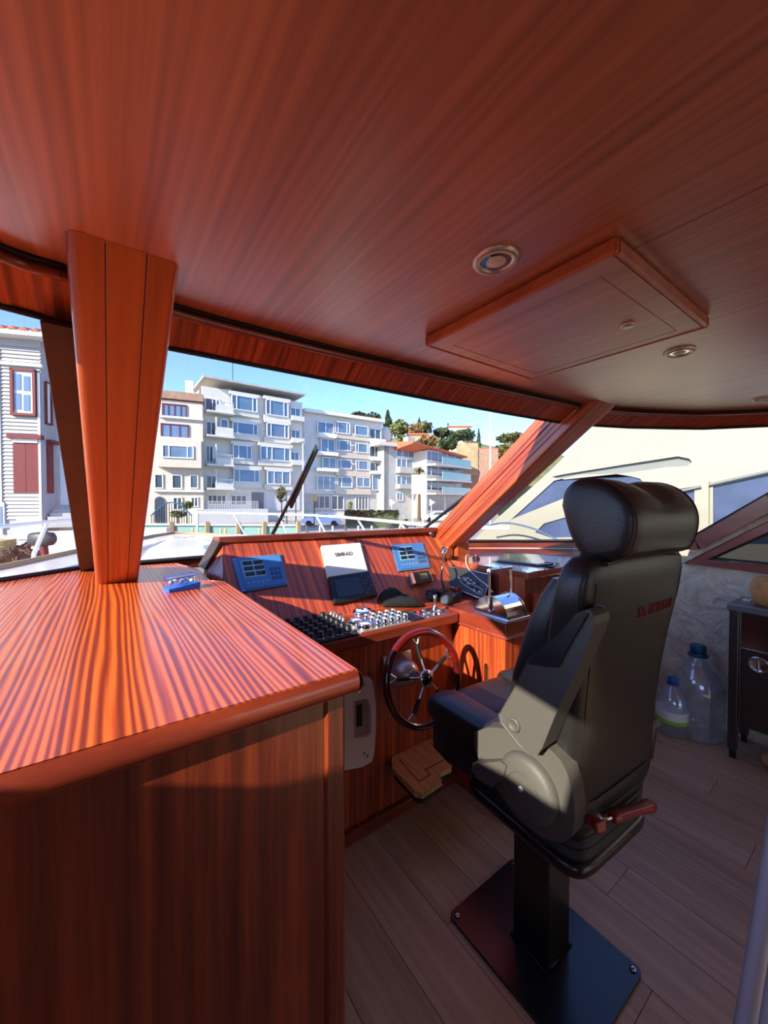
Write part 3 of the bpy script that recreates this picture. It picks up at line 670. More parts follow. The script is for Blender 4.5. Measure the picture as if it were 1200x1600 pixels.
# building 6: stone block and hillside houses
F=Fac(722,702,748,702,80); b6=body(F,'stone_house','brown rubble stone house at the foot of the hill',5,M_brick,(0,4))
part('rock_face',F.box(MB(),-.5,3.2,7.5,F.top+1.2,-4,.3),M_rock,b6)
for (xl,yt,xr,yb,d,lab,mm) in ((738,704,755,790,90,'small white hillside house beside the brown stone house',M_wallC),(757,704,775,780,96,'tall pale hillside house left of the flagpole',M_wallB),(775,720,800,780,100,'grey hillside house right of the flagpole',M_wallD),(640,680,668,712,130,'ochre walled terrace house high on the hill',M_rock),(700,668,735,700,150,'stone villa among pines on the hilltop',M_wallA),(795,688,815,712,170,'cream villa on the right-hand hilltop',M_wallB),(813,690,845,705,175,'long pale villa behind the right-hand hill trees',M_wallB)):
    F=Fac(xl,yt,xr,yt,d); r=thing('hillside_house',lab,'building',tuple(F.w(F.L/2,ZG)))
    zb=F.q(xl,yb+30)[1]; part('wall',F.box(MB(),0,F.L,zb,F.top,-8,0),mm,r)
    part('roof',F.box(MB(),-.4,F.L+.4,F.top,F.top+.5,-8.4,.4),M_tile if yt%4==0 else mm,r)
    n=3
    for k in range(n):
        w0=F.L*(k+.25)/n; w1=F.L*(k+.7)/n; h=min(1.8,F.top*.2)
        wo=part('window',F.box(MB(),w0,w1,F.top-1.2-h,F.top-1.0,-.05,.1),M_trimw,r); part('pane',F.box(MB(),w0+.12,w1-.12,F.top-1.1-h,F.top-1.1,.05,.13),M_bpane2,wo)
# hill
hm=MB(); V=[];Fc=[]; cols=list(range(560,900,10)); rows=[90,115,140,165,190,230]
def ridge(px): return 705-40*math.exp(-((px-640)/70)**2)-26*math.exp(-((px-720)/50)**2)-22*math.exp(-((px-815)/55)**2)-18
for j,d in enumerate(rows):
    for px in cols:
        f_=[0,.25,.5,.75,.95,1][j]; pt=P(px,788,d=d); rt=EYE+(788-(ridge(px)+22))*180/600
        pt.z=ZG+(rt-ZG)*f_+2.0*noise.noise(Vector((px*.03,d*.05,0))); V.append(pt)
n=len(cols)
for j in range(len(rows)-1):
    for k in range(n-1): Fc.append((j*n+k,j*n+k+1,(j+1)*n+k+1,(j+1)*n+k))
hm.add(V,Fc,True); struct('hillside',hm,M_grass)
# trees
def crown(c,r,n,leaf,cone=False,seed=0):
    rnd=random.Random(seed); mb=MB()
    for k in range(n):
        while True:
            v=Vector((rnd.uniform(-1,1),rnd.uniform(-1,1),rnd.uniform(-1,1)))
            if v.length<1 and v.length>.35: break
        if cone: h=(v.z+1)/2; v.x*=(1.05-h); v.y*=(1.05-h)
        else: v=v*(1+.35*noise.noise(v*2.2+Vector((seed,0,0))))
        p=c+Vector((v.x*r[0],v.y*r[1],v.z*r[2])); e1=Vector((rnd.gauss(0,1),rnd.gauss(0,1),rnd.gauss(0,.6))).normalized(); e2=e1.cross(Vector((rnd.gauss(0,1),rnd.gauss(0,1),rnd.gauss(0,1)))).normalized(); s_=leaf*rnd.uniform(.6,1.3)
        mb.add([p-e1*s_-e2*s_*.7,p+e1*s_-e2*s_*.7,p+e1*s_+e2*s_*.7,p-e1*s_+e2*s_*.7],[(0,1,2,3)])
    return mb
def tree(name,label,px,py,d,rx,rz,mleaf,cone=False,n=520,trunk=1.0,group=None,leaf=None):
    c=P(px,py,d=d); k=d/600; R_=(rx*k,rx*k,rz*k); z0=c.z-R_[2]-trunk*R_[2]
    z0=min(z0,ZG) if name.startswith('street') else z0
    t=thing(name,label,'tree',(c.x,c.y,z0),group)
    part('trunk',MB().tube([(c.x,c.y,z0),(c.x,c.y,c.z)],[rx*k*.12,rx*k*.07],6),M_bark,t)
    mb=crown(c,R_,n,leaf or rx*k*.14,cone,int(px*7+py))
    mb.ball(c,tuple(x*.55 for x in R_),8,6,.5) if not cone else mb.lathe([(R_[0]*.6,-R_[2]*.9),(R_[0]*.4,0),(.02,R_[2]*.8)],c,(0,0,1),8)
    part('foliage',mb,mleaf,t)
G='trees on the hill'
for nm,lab,px,py,d,rx,rz,ml,cn in (
 ('pine_tree','tall dark conifer standing highest above the four-storey block',606,663,150,13,22,M_leaf,True),
 ('broadleaf_tree','dark green tree left of the tall conifer on the ridge',582,656,150,13,10,M_leaf,False),
 ('broadleaf_tree','small dark tree at the left end of the ridge',560,650,150,12,6,M_leaf,False),
 ('broadleaf_tree','olive green tree right of the tall conifer',624,670,140,14,14,M_leaf2,False),
 ('broadleaf_tree','brownish autumn tree above the dome-capped chimney',648,676,140,14,15,M_leaf3,False),
 ('broadleaf_tree','olive bush below the tall conifer',602,684,135,10,9,M_leaf2,False),
 ('pine_tree','small pointed conifer behind the brownish autumn tree',655,662,160,6,10,M_leaf,True),
 ('broadleaf_tree','flat-topped green tree above the terracotta roof',690,676,150,13,7,M_leaf,False),
 ('pine_tree','slim conifer on the hill between two villas',700,672,160,5,12,M_leaf,True),
 ('broadleaf_tree','spreading pine left of the cypress',728,680,150,14,10,M_leaf,False),
 ('cypress_tree','tall dark cypress left of the flagpole on the hill',748,688,120,6,19,M_leaf,True),
 ('broadleaf_tree','brown-green bush under the cypress',735,700,125,14,9,M_leaf3,False),
 ('broadleaf_tree','wide green canopy on the right-hand hilltop',800,684,170,22,6,M_leaf2,False),
 ('broadleaf_tree','olive shrubbery below the right-hand hilltop canopy',790,706,150,20,10,M_leaf2,False),
 ('broadleaf_tree','olive shrubbery beside the post on the right-hand hill',822,708,160,18,9,M_leaf2,False),
 ('broadleaf_tree','rounded olive bush just left of the terracotta roof stack',634,690,118,12,9,M_leaf2,False),
 ('broadleaf_tree','brown scrubby bush above the middle of the terracotta roof',668,690,118,15,9,M_leaf3,False),
 ('broadleaf_tree','low green bush above the right end of the terracotta roof',700,694,116,15,9,M_leaf,False),
 ('broadleaf_tree','green pine crown beside the slim hill conifer',714,682,140,12,8,M_leaf,False),
 ('broadleaf_tree','olive tree rising over the ochre terrace house',664,668,145,12,10,M_leaf2,False),
 ('broadleaf_tree','olive bush at the brown stone house roof',732,712,112,12,8,M_leaf2,False),
 ('broadleaf_tree','yellowish bush behind the flagpole foot on the hill',768,714,140,13,8,M_leaf3,False)):
    tree(nm,lab,px,py,d,rx,rz,ml,cn,group=G)
tree('street_tree','small leafy street tree before the cream apartment block',440,772,40,9,13,M_leaf2,trunk=1.6,n=260)
tree('street_bush','round green bush by the iron gate',292,789,40,9,6,M_leaf2,trunk=.6,n=260)
tree('street_bush','low bush behind the iron gate bars',278,803,40,12,5,M_leaf2,trunk=.3,n=260)
tree('street_bush','upright bush in front of the white four-storey block',547,790,45,5,9,M_leaf2,trunk=.3,n=200)
hd=MB(); 
for k in range(420):
    p=P(random.uniform(540,622),random.uniform(798,806),d=40+random.uniform(-.6,.6)); s_=.16; e=Vector((random.gauss(0,1),random.gauss(0,1),random.gauss(0,1))).normalized(); f_=e.cross(Vector((.3,.2,1))).normalized()
    hd.add([p-e*s_-f_*s_,p+e*s_-f_*s_,p+e*s_+f_*s_,p-e*s_+f_*s_],[(0,1,2,3)])
a0=P(540,803,d=40);a1=P(622,803,d=40); hd.slab([Vector((a0.x,a0.y,ZG)),Vector((a1.x,a1.y,ZG)),Vector((a1.x,a1.y,a1.z+.15)),Vector((a0.x,a0.y,a0.z+.15))],(-.5,-.8,0),.4,-.4)
single('hedge',hd,M_leaf,'low clipped hedge along the road by the parked cars','hedge')
# palm
c=P(655,733,d=56); pt=thing('palm_tree','palm tree with a round crown above the white signboard','tree',(c.x,c.y,ZG))
part('trunk',MB().tube([(c.x,c.y,ZG),(c.x,c.y,c.z)],[.28,.2],8),M_bark,pt)
for k in range(22):
    an=k*2.4; el=random.uniform(-.5,1.1); L_=1.15; pts=[]
    for j in range(5):
        t_=j/4; pts.append(c+Vector((math.cos(an)*math.cos(el)*L_*t_,math.sin(an)*math.cos(el)*L_*t_,(math.sin(el)*t_-.7*t_*t_)*L_)))
    sd=Vector((-math.sin(an),math.cos(an),0))*.17
    part('frond',MB().add([p+sd*(1-abs(.4-i_/4)) for i_,p in enumerate(pts)]+[p-sd*(1-abs(.4-i_/4))+Vector((0,0,.02)) for i_,p in enumerate(pts)],[(i_,i_+1,6+i_,5+i_) for i_ in range(4)]),M_leaf3 if k%3==0 else M_leaf2,pt)
# signboard on two poles, lamp posts, flagpole, small road signs
d=50; sb=thing('signboard','white advertising board on two poles below the palm','sign',tuple(P(653,830,d=d)))
A,B,C_,D_=P(643,742,d=d),P(662,742,d=d),P(662,772,d=d),P(643,772,d=d); nn=(B-A).cross(D_-A).normalized(); 
part('board',MB().slab([A,B,C_,D_],nn,.12,-.12),M_trimw,sb)
for px in (645,661): q=P(px,770,d=d); part('pole',MB().tube([(q.x,q.y,ZG),(q.x,q.y,q.z+.3)],.09,8),M_trimw,sb)
M_=frame_M((A+B+C_+D_)/4-nn*-.125 if nn.dot(CO-A)>0 else (A+B+C_+D_)/4-nn*.125,(B-A),(A-D_))
def pole(px,ytop,d,r,name,label,cat,m=M_trimw,head=None):
    q=P(px,ytop,d=d); t=thing(name,label,cat,(q.x,q.y,ZG)); part('pole',MB().tube([(q.x,q.y,ZG),(q.x,q.y,q.z)],[r,r*.7],8),m,t)
    if head=='lamp': part('lamp_head',MB().ball(q+CR*.25*(-1),(.42,.42,.14),10,6),M_trimw,t)
    if head=='sign': part('sign_plate',MB().lathe([(0,-.03),(.42,-.03),(.42,.03),(0,.03)],q,-CD,3,False),M_trimw,t)
    return t
pole(766.5,643,40,.09,'flagpole','very tall white pole rising above the hill','pole')
pole(473.5,690,44,.10,'lamp_post','white street lamp post between the two apartment blocks','lamp',head='lamp')
pole(448,770,26,.045,'bollard_post','dark post behind the wiper','post',M_iron)
pole(462,764,26,.05,'bollard_post','taller dark post right of the wiper foot','post',M_iron)
pole(612,785,42,.04,'road_sign','small triangular road sign left of the motorcycle','sign',head='sign')
pole(674,785,42,.04,'road_sign','small triangular road sign left of the parked white car','sign',head='sign')
pole(590,770,42,.05,'lamp_post','thin white post at the corner of the four-storey block','post')
q=P(491,778,d=38); ys=thing('shop_sign','small yellow and white sign on a post by the left parked car','sign',(q.x,q.y,ZG)); part('pole',MB().tube([(q.x,q.y,ZG),(q.x,q.y,q.z)],.05,6),M_iron,ys); part('sign_plate',MB().slab([P(487,773,d=38),P(496,773,d=38),P(496,783,d=38),P(487,783,d=38)],CD,.05,-.05),M_tan,ys)
# quay fence: teal panels between rough timber posts
fc=thing('hoarding','teal panel hoarding with timber posts along the quay','fence',tuple(P(350,850,d=22)))
xs=[205,268,324,372,413,466]
for k in range(len(xs)-1):
    a,b=P(xs[k]+2,821+ (k*.3),d=21.6),P(xs[k+1]-2,821+(k*.3),d=21.8); lo=-.85
    part('panel',MB().slab([(a.x,a.y,lo),(b.x,b.y,lo),(b.x,b.y,b.z),(a.x,a.y,a.z)],CD,.06,0),M_teal,fc)
    part('top_batten',MB().slab([(a.x,a.y,a.z),(b.x,b.y,b.z),(b.x,b.y,b.z+.12),(a.x,a.y,a.z+.12)],CD,.07,-.1),M_clap,fc)
for x in xs[1:]:
    a=P(x,815,d=21.5); part('post',MB().box((a.x-.1,a.y-.1,ZG),(a.x+.1,a.y+.1,a.z)),M_post,fc)
ORD=('leftmost','second','third','fourth','fifth','sixth','seventh','eighth','ninth')
for i_,x in enumerate((480,500,520,540,560,581,603,625,648)):
    a=P(x,822,d=24); single('quay_bollard',MB().lathe([(.07,0),(.07,a.z-ZG),(.0,a.z-ZG+.05)],(a.x,a.y,ZG),n=8),M_clap if x%3 else M_iron,ORD[i_]+(' thin quay post' if i_==0 else ' thin quay post from the left')+' in the row beyond the bow rail','post','quay posts beyond the bow rail')
for i_,x in enumerate((246,254,301,345,352,405)):
    a=P(x,826,d=19); single('quay_stake',MB().lathe([(.05,0),(.05,a.z-ZG),(0,a.z-ZG+.05)],(a.x,a.y,ZG),n=8),M_tan,ORD[i_]+(' yellowish stake' if i_==0 else ' yellowish stake from the left')+' before the teal hoarding','post','mooring stakes before the hoarding')
# iron gate
gt=thing('iron_gate','arched wrought iron garden gate at the pink town house','gate',tuple(P(268,818,d=34)))
for k in range(17):
    px=237+k*3.9; f_=1-abs(k-8)/8; tp=P(px,806-20*math.sin(f_*math.pi/2),d=34); part('bar',MB().tube([(tp.x,tp.y,ZG),tuple(tp)],.03,5),M_iron,gt)
part('arch',MB().tube([P(236+k*4,806-21*math.sin((1-abs(k-8)/8)*math.pi/2),d=34) for k in range(17)],.06,6),M_blind,gt)
# cars and motorcycle
def car(name,label,px,py,d,ln,flip=1):
    c=P(px,py,d=d); t=thing(name,label,'car',(c.x,c.y,ZG)); u=CR.copy()*flip; n=Vector((-u.y,u.x,0))
    prof=[(-2.1,.35),(-2.15,.75),(-1.9,.92),(-1.25,.98),(-.6,1.42),(.7,1.44),(1.4,1.02),(2.0,.9),(2.15,.6),(2.1,.35)]
    s_=ln/4.3
    W=lambda a,b,w:(c.x+u.x*a*s_+n.x*w,c.y+u.y*a*s_+n.y*w,ZG+b*s_)
    part('body',MB().prism([prof],W,-.85,.85),M_car,t,bevel=.06)
    part('glazing',MB().prism([[(-1.12,1.0),(-.55,1.36),(.66,1.38),(1.28,1.02)]],W,-.87,.87),M_bpane2,t)
    for a in (-1.35,1.35):
        for w in (-.86,.66): part('wheel',MB().lathe([(.0,0),(.33,0),(.33,.2),(0,.2)],W(a,.33,w),(n.x,n.y,0),16,False),M_tyre,t)
car('parked_car','white parked car beyond the bow rail before the four-storey block',504,806,42,4.3)
car('parked_car','white parked car near the windscreen post under the glass balconies',686,801,52,4.3)
c=P(622,814,d=34); mc=thing('motorcycle','dark motor scooter parked on the quay road','motorcycle',(c.x,c.y,ZG))
for a in (-.6,.6): part('wheel',MB().lathe([(.18,-.05),(.3,-.05),(.3,.05),(.18,.05)],(c.x+CR.x*a,c.y+CR.y*a,ZG+.3),(CR.y,-CR.x,0),14),M_tyre,mc)
part('body',MB().prism([[(-.75,.45),(-.7,.75),(-.1,.78),(.0,.5),(.35,.5),(.55,1.1),(.68,1.08),(.5,.35),(-.3,.3)]],lambda a,b,w:(c.x+CR.x*a-CR.y*w*-1,c.y+CR.y*a+CR.x*w,ZG+b),-.16,.16),M_black,mc,bevel=.04)
part('windshield',MB().prism([[(.5,1.1),(.62,1.1),(.42,1.55),(.36,1.5)]],lambda a,b,w:(c.x+CR.x*a+CR.y*w,c.y+CR.y*a-CR.x*w,ZG+b),-.2,.2),M_agl,mc)
# nets and outboard on the quay at left
nt=MB(); c=P(22,868,d=13.5)
for k in range(9):
    nt.ball((c.x+random.uniform(-.5,.5),c.y+random.uniform(-.4,.4),ZG+.35+random.uniform(0,.45)),random.uniform(.3,.5),14,10,.7)
rnd=random.Random(3)
for k in range(40):
    a=Vector((c.x+rnd.uniform(-.8,.8),c.y+rnd.uniform(-.7,.1),ZG+rnd.uniform(.2,1.15))); nt.tube(bez([a,a+Vector((rnd.uniform(-.3,.3),-.05,rnd.uniform(-.3,.3))),a+Vector((rnd.uniform(-.4,.4),0,rnd.uniform(-.4,.3)))],4),.025,5)
single('fishing_net_heap',nt,M_rope,'heap of brown fishing nets on the quay in the left window','net')
c=P(2,852,d=13.2); rp=MB()
for k in range(6): rp.tube([c+Vector((math.cos(a*.52)*.34,math.sin(a*.52)*.34,-.3+k*.09)) for a in range(12)],.06,6,True)
single('rope_coil',rp,M_tan,'tan coil of rope at the edge of the brown nets','rope')
c=P(66,842,d=13.2); ob=thing('outboard_motor','dark outboard motor on a red and white stand on the quay','motor',(c.x,c.y,ZG))
part('cowling',MB().loft([[c+CR*(a_+x*.0)+CR*0+Vector((0,0,0))+CR*0+Vector((CR.y*0,0,0))+CR*0+Vector((-CR.y*x,CR.x*x,y)) for x,y in sq(.22*s_,.24*s_,3,16)] for a_,s_ in ((-.42,.5),(-.34,.9),(0,1.05),(.3,.95),(.42,.5))]),M_iron,ob)
part('leg',MB().tube([c+Vector((0,0,-.1)),c+CR*.1+Vector((0,0,-.55)),c+CR*.2+Vector((0,0,-1.0))],[.14,.1,.08],8),M_redj,ob)
part('stand',MB().tube([c+CR*-.35+Vector((0,0,-.3)),c+CR*.05+Vector((0,0,-.35)),c+CR*.35+Vector((0,0,-1.0))],.05,6),M_trimw,ob)
# white clapboard house
F=Fac(-60,516,67,528,20); wh=thing('clapboard_house','white clapboard house with dark red shutters in the left window','building',tuple(F.w(F.L/2,ZG)))
part('wall',F.box(MB(),-6,F.L,ZG,F.top,-6,0),M_clap,wh)
def zl(*r): return (r[0]/3.478,460+r[1]/3.478,r[2]/3.478,460+r[3]/3.478)
cb=MB(); z=ZG+1.6
while z<F.top-.5:
    cb.add([F.w(-6,z,.004),F.w(F.L,z,.004),F.w(F.L,z,.07),F.w(-6,z,.07),F.w(-6,z+.2,.004),F.w(F.L,z+.2,.004)],[(3,2,5,4),(0,1,2,3),(1,5,2),(0,3,4)]); z+=.2
part('siding',cb,M_clap,wh,kind='stuff')
window(F,wh,zl(68,408,205,662),1,M_redj,M_trimw,fw=.14,o=.07)
for r in (zl(86,435,122,522),zl(136,448,170,528),zl(88,540,122,628),zl(136,548,170,636)):
    slabpx(F,wh,'pane',r,.10,.125,M_bpane)
slabpx(F,wh,'cornice',zl(55,765,240,788),0,.3,M_redj); slabpx(F,wh,'cornice_moulding',zl(78,788,212,808),0,.16,M_trimw)
so=slabpx(F,wh,'shutter',zl(80,808,148,1078),0,.09,M_redj); slabpx(F,wh,'shutter',zl(150,808,217,1078),0,.09,M_redj)
slabpx(F,wh,'corner_board',zl(8,300,20,1300),0,.1,M_trimw); slabpx(F,wh,'corner_board',zl(222,430,234,1300),0,.1,M_trimw)
slabpx(F,wh,'frieze',zl(0,375,234,392),0,.16,M_trimw); 
slabpx(F,wh,'basement_door',zl(95,1205,235,1330),0,.06,M_wallC)
slabpx(F,wh,'lower_window',zl(-40,1130,32,1270),0,.11,M_trimw); slabpx(F,wh,'pane',zl(-38,1150,22,1250),.09,.13,M_bpane)
ev=MB(); F.box(ev,-7,F.L+2.4,F.top-.25,F.top,-7,.7); part('eaves',ev,M_trimw,wh)
tl=MB()
nr=26
for k in range(nr):
    u0=-7+(F.L+9.4)*k/nr; u1=u0+(F.L+9.4)/nr*.86
    tl.add([F.w(u0,F.top,.75),F.w(u1,F.top,.75),F.w((u0+u1)/2,F.top+.14,.75),F.w(u0,F.top+1.8,-5),F.w(u1,F.top+1.8,-5),F.w((u0+u1)/2,F.top+1.94,-5)],[(0,1,2),(0,2,5,3),(2,1,4,5)])
part('roof_tiles',tl,M_tile,wh,kind='stuff')
# splayed bay side with narrow window and shutter
F2=Fac(67.5,528,88,540,20.9); 
part('bay_side',F2.box(MB(),0,F2.L,ZG,F2.top,-.12,0),M_clap,wh)
window(F2,wh,zl(244,480,276,708),1,M_redj,M_trimw,fw=.1); slabpx(F2,wh,'shutter',zl(256,812,286,1080),0,.08,M_redj); slabpx(F2,wh,'cornice',zl(250,795,306,812),0,.25,M_redj)
F3=Fac(84,560,260,585,22); part('rear_wall',F3.box(MB(),0,F3.L*.55,ZG,F3.top,-4,0),M_wallC,wh)
slabpx(F3,wh,'door',zl(330,880,395,1145),0,.06,M_trimw)
for k in range(6): slabpx(F3,wh,'step',zl(300-k*3,1150+k*18,430,1168+k*18),0,.3+.3*k,M_wallD)
q1,q2=P(75,820,d=17.5),P(260,815,d=19); part('yard_wall',MB().slab([(q1.x,q1.y,ZG),(q2.x,q2.y,ZG),(q2.x,q2.y,q2.z-.3),(q1.x,q1.y,q1.z-.3)],CD,.3,0),M_wallC,wh)

# ---- white motor yacht lying alongside to starboard
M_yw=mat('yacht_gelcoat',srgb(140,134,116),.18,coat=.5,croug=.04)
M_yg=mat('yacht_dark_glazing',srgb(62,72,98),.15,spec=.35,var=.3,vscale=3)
M_ygr=mat('yacht_grey_recess',srgb(112,112,106),.45)  # oval recess: its shading is deepened by this darker colour
XY=6.3
def yp(px,py): q=P(px,py,x=XY); return (q.y,q.z)
yt=thing('motor_yacht','large white motor yacht moored close alongside to starboard','yacht',(XY+1.5,1,-2.3))
outer=[yp(735,850),yp(748,836),yp(860,735),yp(945,650),yp(985,590)]
outer=outer+[(outer[-1][0]-2.5,4.3),(-9,4.3),(-9,-2.2),(outer[0][0]+.6,-2.2)]
def oval(x0,y0,x1,y1,h0,h1):
    return [yp(x0,y0),yp(x0+20,y0-h0*.6),yp((x0+x1)/2,(y0+y1)/2-h0),yp(x1-22,y1-h1),yp(x1-4,y1-h1*.6),yp(x1,y1),yp(x1-8,y1+h1*.7),yp(x1-40,y1+h1*.9),yp((x0+x1)/2,(y0+y1)/2+h0*.9),yp(x0+20,y0+h0*.6)]
groove=oval(862,745,1081,722,7,9)
scr=[yp(776,832),yp(866,751),yp(905,742),yp(958,740),yp(985,744),yp(1000,748),yp(1010,760),yp(885,777),yp(800,811)]
sm1=[yp(836,832),yp(850,818),yp(895,805),yp(960,800),yp(960,838),yp(860,840)]
wa=[yp(1040,768),yp(1085,760),yp(1085,826),yp(1030,826)]
wb=[yp(1114,760),yp(1330,712),yp(1330,850),yp(1114,850)]
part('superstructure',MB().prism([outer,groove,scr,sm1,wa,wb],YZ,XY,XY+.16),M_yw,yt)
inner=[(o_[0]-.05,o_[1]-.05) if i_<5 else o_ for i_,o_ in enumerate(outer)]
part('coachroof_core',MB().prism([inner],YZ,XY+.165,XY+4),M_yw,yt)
part('groove',MB().prism([groove],YZ,XY+.06,XY+.15),M_ygr,yt)
for nm,l in (('windscreen',scr),('saloon_window',sm1),('saloon_window',wa),('saloon_window',wb)):
    part(nm,MB().prism([l],YZ,XY+.03,XY+.12),M_yg,yt)
part('window_post',MB().prism([[yp(1098,755),yp(1109,752),yp(1109,850),yp(1098,850)]],YZ,XY-.05,XY+.02),M_yw,yt)
part('gutter',MB().tube([P(1060,768,x=XY-.03),P(1110,757,x=XY-.03),P(1200,737,x=XY-.03),P(1320,705,x=XY-.03)],.02,6),M_ygr,yt)
part('hand_rail',MB().tube(bez([P(757,822,x=XY-.5),P(790,817,x=XY-.5),P(830,825,x=XY-.5),P(868,842,x=XY-.5),P(885,860,x=XY-.5)],5),.016,6),M_steel,yt)
# ================================================================== furniture
ZC=1.17
# ---- port cabinet and its worktop
cb=thing('port_cabinet','dark striped sapele cabinet filling the lower left foreground','cabinet',(-.2,1.0,0))
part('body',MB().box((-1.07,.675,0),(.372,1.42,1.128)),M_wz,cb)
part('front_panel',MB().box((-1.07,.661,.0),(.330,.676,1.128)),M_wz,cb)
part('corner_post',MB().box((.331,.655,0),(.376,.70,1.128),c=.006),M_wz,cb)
wtp=[(-1.07,.648),(.395,.648),(.395,1.70),(.385,1.745),(.35,1.775),(.36,2.12),(.30,2.40),(-.06,2.47),(-.12,2.44),(-.375,2.235),(-.69,1.93),(-.93,1.59),(-1.07,1.12)]
wk=thing('worktop','glossy ribbon-striped sapele worktop catching the sun','worktop',(-.4,1.3,1.128))
part('top',MB().prism([wtp],lambda u,v,w:(u,v,w),1.13,ZC),M_top,wk,bevel=.008)
part('nosing',MB().loft([[(x,.650-.012*math.cos(a)-.002,1.149+.0215*math.sin(a)) for a in [k*math.pi/6-math.pi/2 for k in range(7)]] for x in (-1.07,.397)],False,closed=False),M_rail,wk)
part('nosing',MB().loft([[(.395+.012*math.cos(a),y,1.149+.0215*math.sin(a)) for a in [k*math.pi/6-math.pi/2 for k in range(7)]] for y in (.640,1.70)],False,closed=False),M_rail,wk)
# ---- helm console
hc=thing('helm_console','sapele helm console with raised hood below the windscreen','console',(1.1,1.6,0))
YF=1.46; LIPY=1.40; ZD=.93
part('front_panel',MB().box((.42,YF,.0),(1.885,YF+.02,.89)),M_wzl,hc)
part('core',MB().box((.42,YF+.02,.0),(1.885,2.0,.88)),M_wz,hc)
part('plinth',MB().box((.42,YF-.03,0),(1.78,YF-.001,.055),c=.006),M_rail,hc)
part('lip',MB().box((.40,LIPY,.878),(1.489,LIPY+.10,ZD+.006),c=.010),M_rail,hc)
part('deck_board',MB().box((.40,LIPY+.098,.882),(1.885,1.735,ZD)),M_wx,hc)
# sloping instrument board and hood
s0=Vector((0,1.725,.93)); s1=Vector((0,2.085,1.305)); sl_=(s1-s0).normalized(); sn=Vector((0,-sl_.z,sl_.y))
part('instrument_board',MB().add([(.40,1.725,.93),(1.885,1.725,.93),(1.885,2.085,1.305),(.47,2.085,1.305),(.40,2.15,.88),(1.885,2.15,.88),(1.885,2.15,1.29),(.47,2.15,1.29)],[(0,1,2,3),(4,7,6,5),(0,4,5,1),(1,5,6,2),(2,6,7,3),(3,7,4,0)]),M_wsl,hc)
part('coaming',MB().add([(.452,2.072,1.298),(1.93,2.035,1.298),(1.93,2.035,1.333),(.452,2.072,1.333),(.452,2.23,1.298),(1.93,2.19,1.298),(1.93,2.19,1.325),(.452,2.23,1.325)],[(0,1,2,3),(7,6,5,4),(3,2,6,7),(4,5,1,0),(0,3,7,4),(1,5,6,2)]),M_rail,hc,bevel=.006)
part('end_panel',MB().add([(.472,2.075,1.30),(.405,1.74,.935),(.405,2.14,.935),(.472,2.14,1.30),(.40,2.09,1.173),(.36,2.0,1.0),(.36,2.15,1.0),(.40,2.15,1.173)],[(0,4,7,3),(0,1,5,4),(4,5,6,7),(1,2,6,5),(3,7,6,2),(0,3,2,1)]),M_wzl,hc)
part('end_board',MB().add([(.452,2.06,1.31),(.468,2.06,1.31),(.385,2.09,1.172),(.40,2.09,1.172),(.452,2.22,1.31),(.468,2.22,1.31),(.385,2.25,1.172),(.40,2.25,1.172)],[(0,2,3,1),(4,5,7,6),(0,4,6,2),(1,3,7,5),(0,1,5,4),(2,6,7,3)]),M_dark,hc)
S0=s0
def ps(px,py): return PP(px,py,S0,sn)
def dz(px,py,z=ZD): return P(px,py,z=z)
M_blue=mat('blue_instrument_face',srgb(66,116,166),.4,coat=.2)
M_bluel=mat('pale_blue_legend',srgb(140,176,182),.5)
M_lcd=mat('dark_display',srgb(14,16,14),.15,coat=.5)
M_btn=mat('blue_button',srgb(110,160,200),.4)
M_dkbtn=mat('slate_button',srgb(52,74,98),.45)
def quad(c4):
    a,b,c,d=c4
    return lambda u,v: (a*(1-u)+b*u)*(1-v)+(d*(1-u)+c*u)*v
def panel_blue(label,c4):
    Q=quad(c4); o=(c4[2]+c4[3])/2; t=thing('engine_panel',label,'control panel',tuple(o),'blue engine control panels')
    R=lambda u0,v0,u1,v1:[Q(u0,v0),Q(u1,v0),Q(u1,v1),Q(u0,v1)]
    part('bezel',MB().slab(R(0,0,1,1),sn,.010),M_blue,t,bevel=.002)
    part('face',MB().slab(R(.1,.06,.97,.95),sn,.0125,.0099),M_blue,t)
    part('display_surround',MB().slab(R(.14,.12,.58,.64),sn,.0138,.0124),M_bluel,t)
    for i_ in range(2):
        for j in range(3): part('display',MB().slab(R(.16+i_*.22,.155+j*.165,.35+i_*.22,.155+j*.165+.115),sn,.0152,.0137),M_lcd,t)
    for k in range(5): 
        c=Q(.18+k*.1,.80)+sn*.0124; part('button',MB().lathe([(.006,0),(.006,.002),(0,.002)],c,sn,14,False),M_btn,t)
    for i_ in range(3):
        for j in range(3): part('key',MB().slab(R(.68+i_*.085,.42+j*.14,.74+i_*.085,.42+j*.14+.09),sn,.0142,.0124),M_dkbtn,t)
    for u,v in ((.04,.05),(.96,.04),(.96,.95),(.04,.96)): part('screw',MB().lathe([(.003,0),(.003,.0015),(0,.002)],Q(u,v)+sn*.0099,sn,8,False),M_steel,t)
panel_blue('blue engine control panel on the left of the instrument board',[ps(362,874),ps(438,867),ps(449,915),ps(377,927)])
panel_blue('sunlit blue engine control panel on the right of the instrument board',[ps(611,853),ps(660,849),ps(672,888),ps(622,894)])
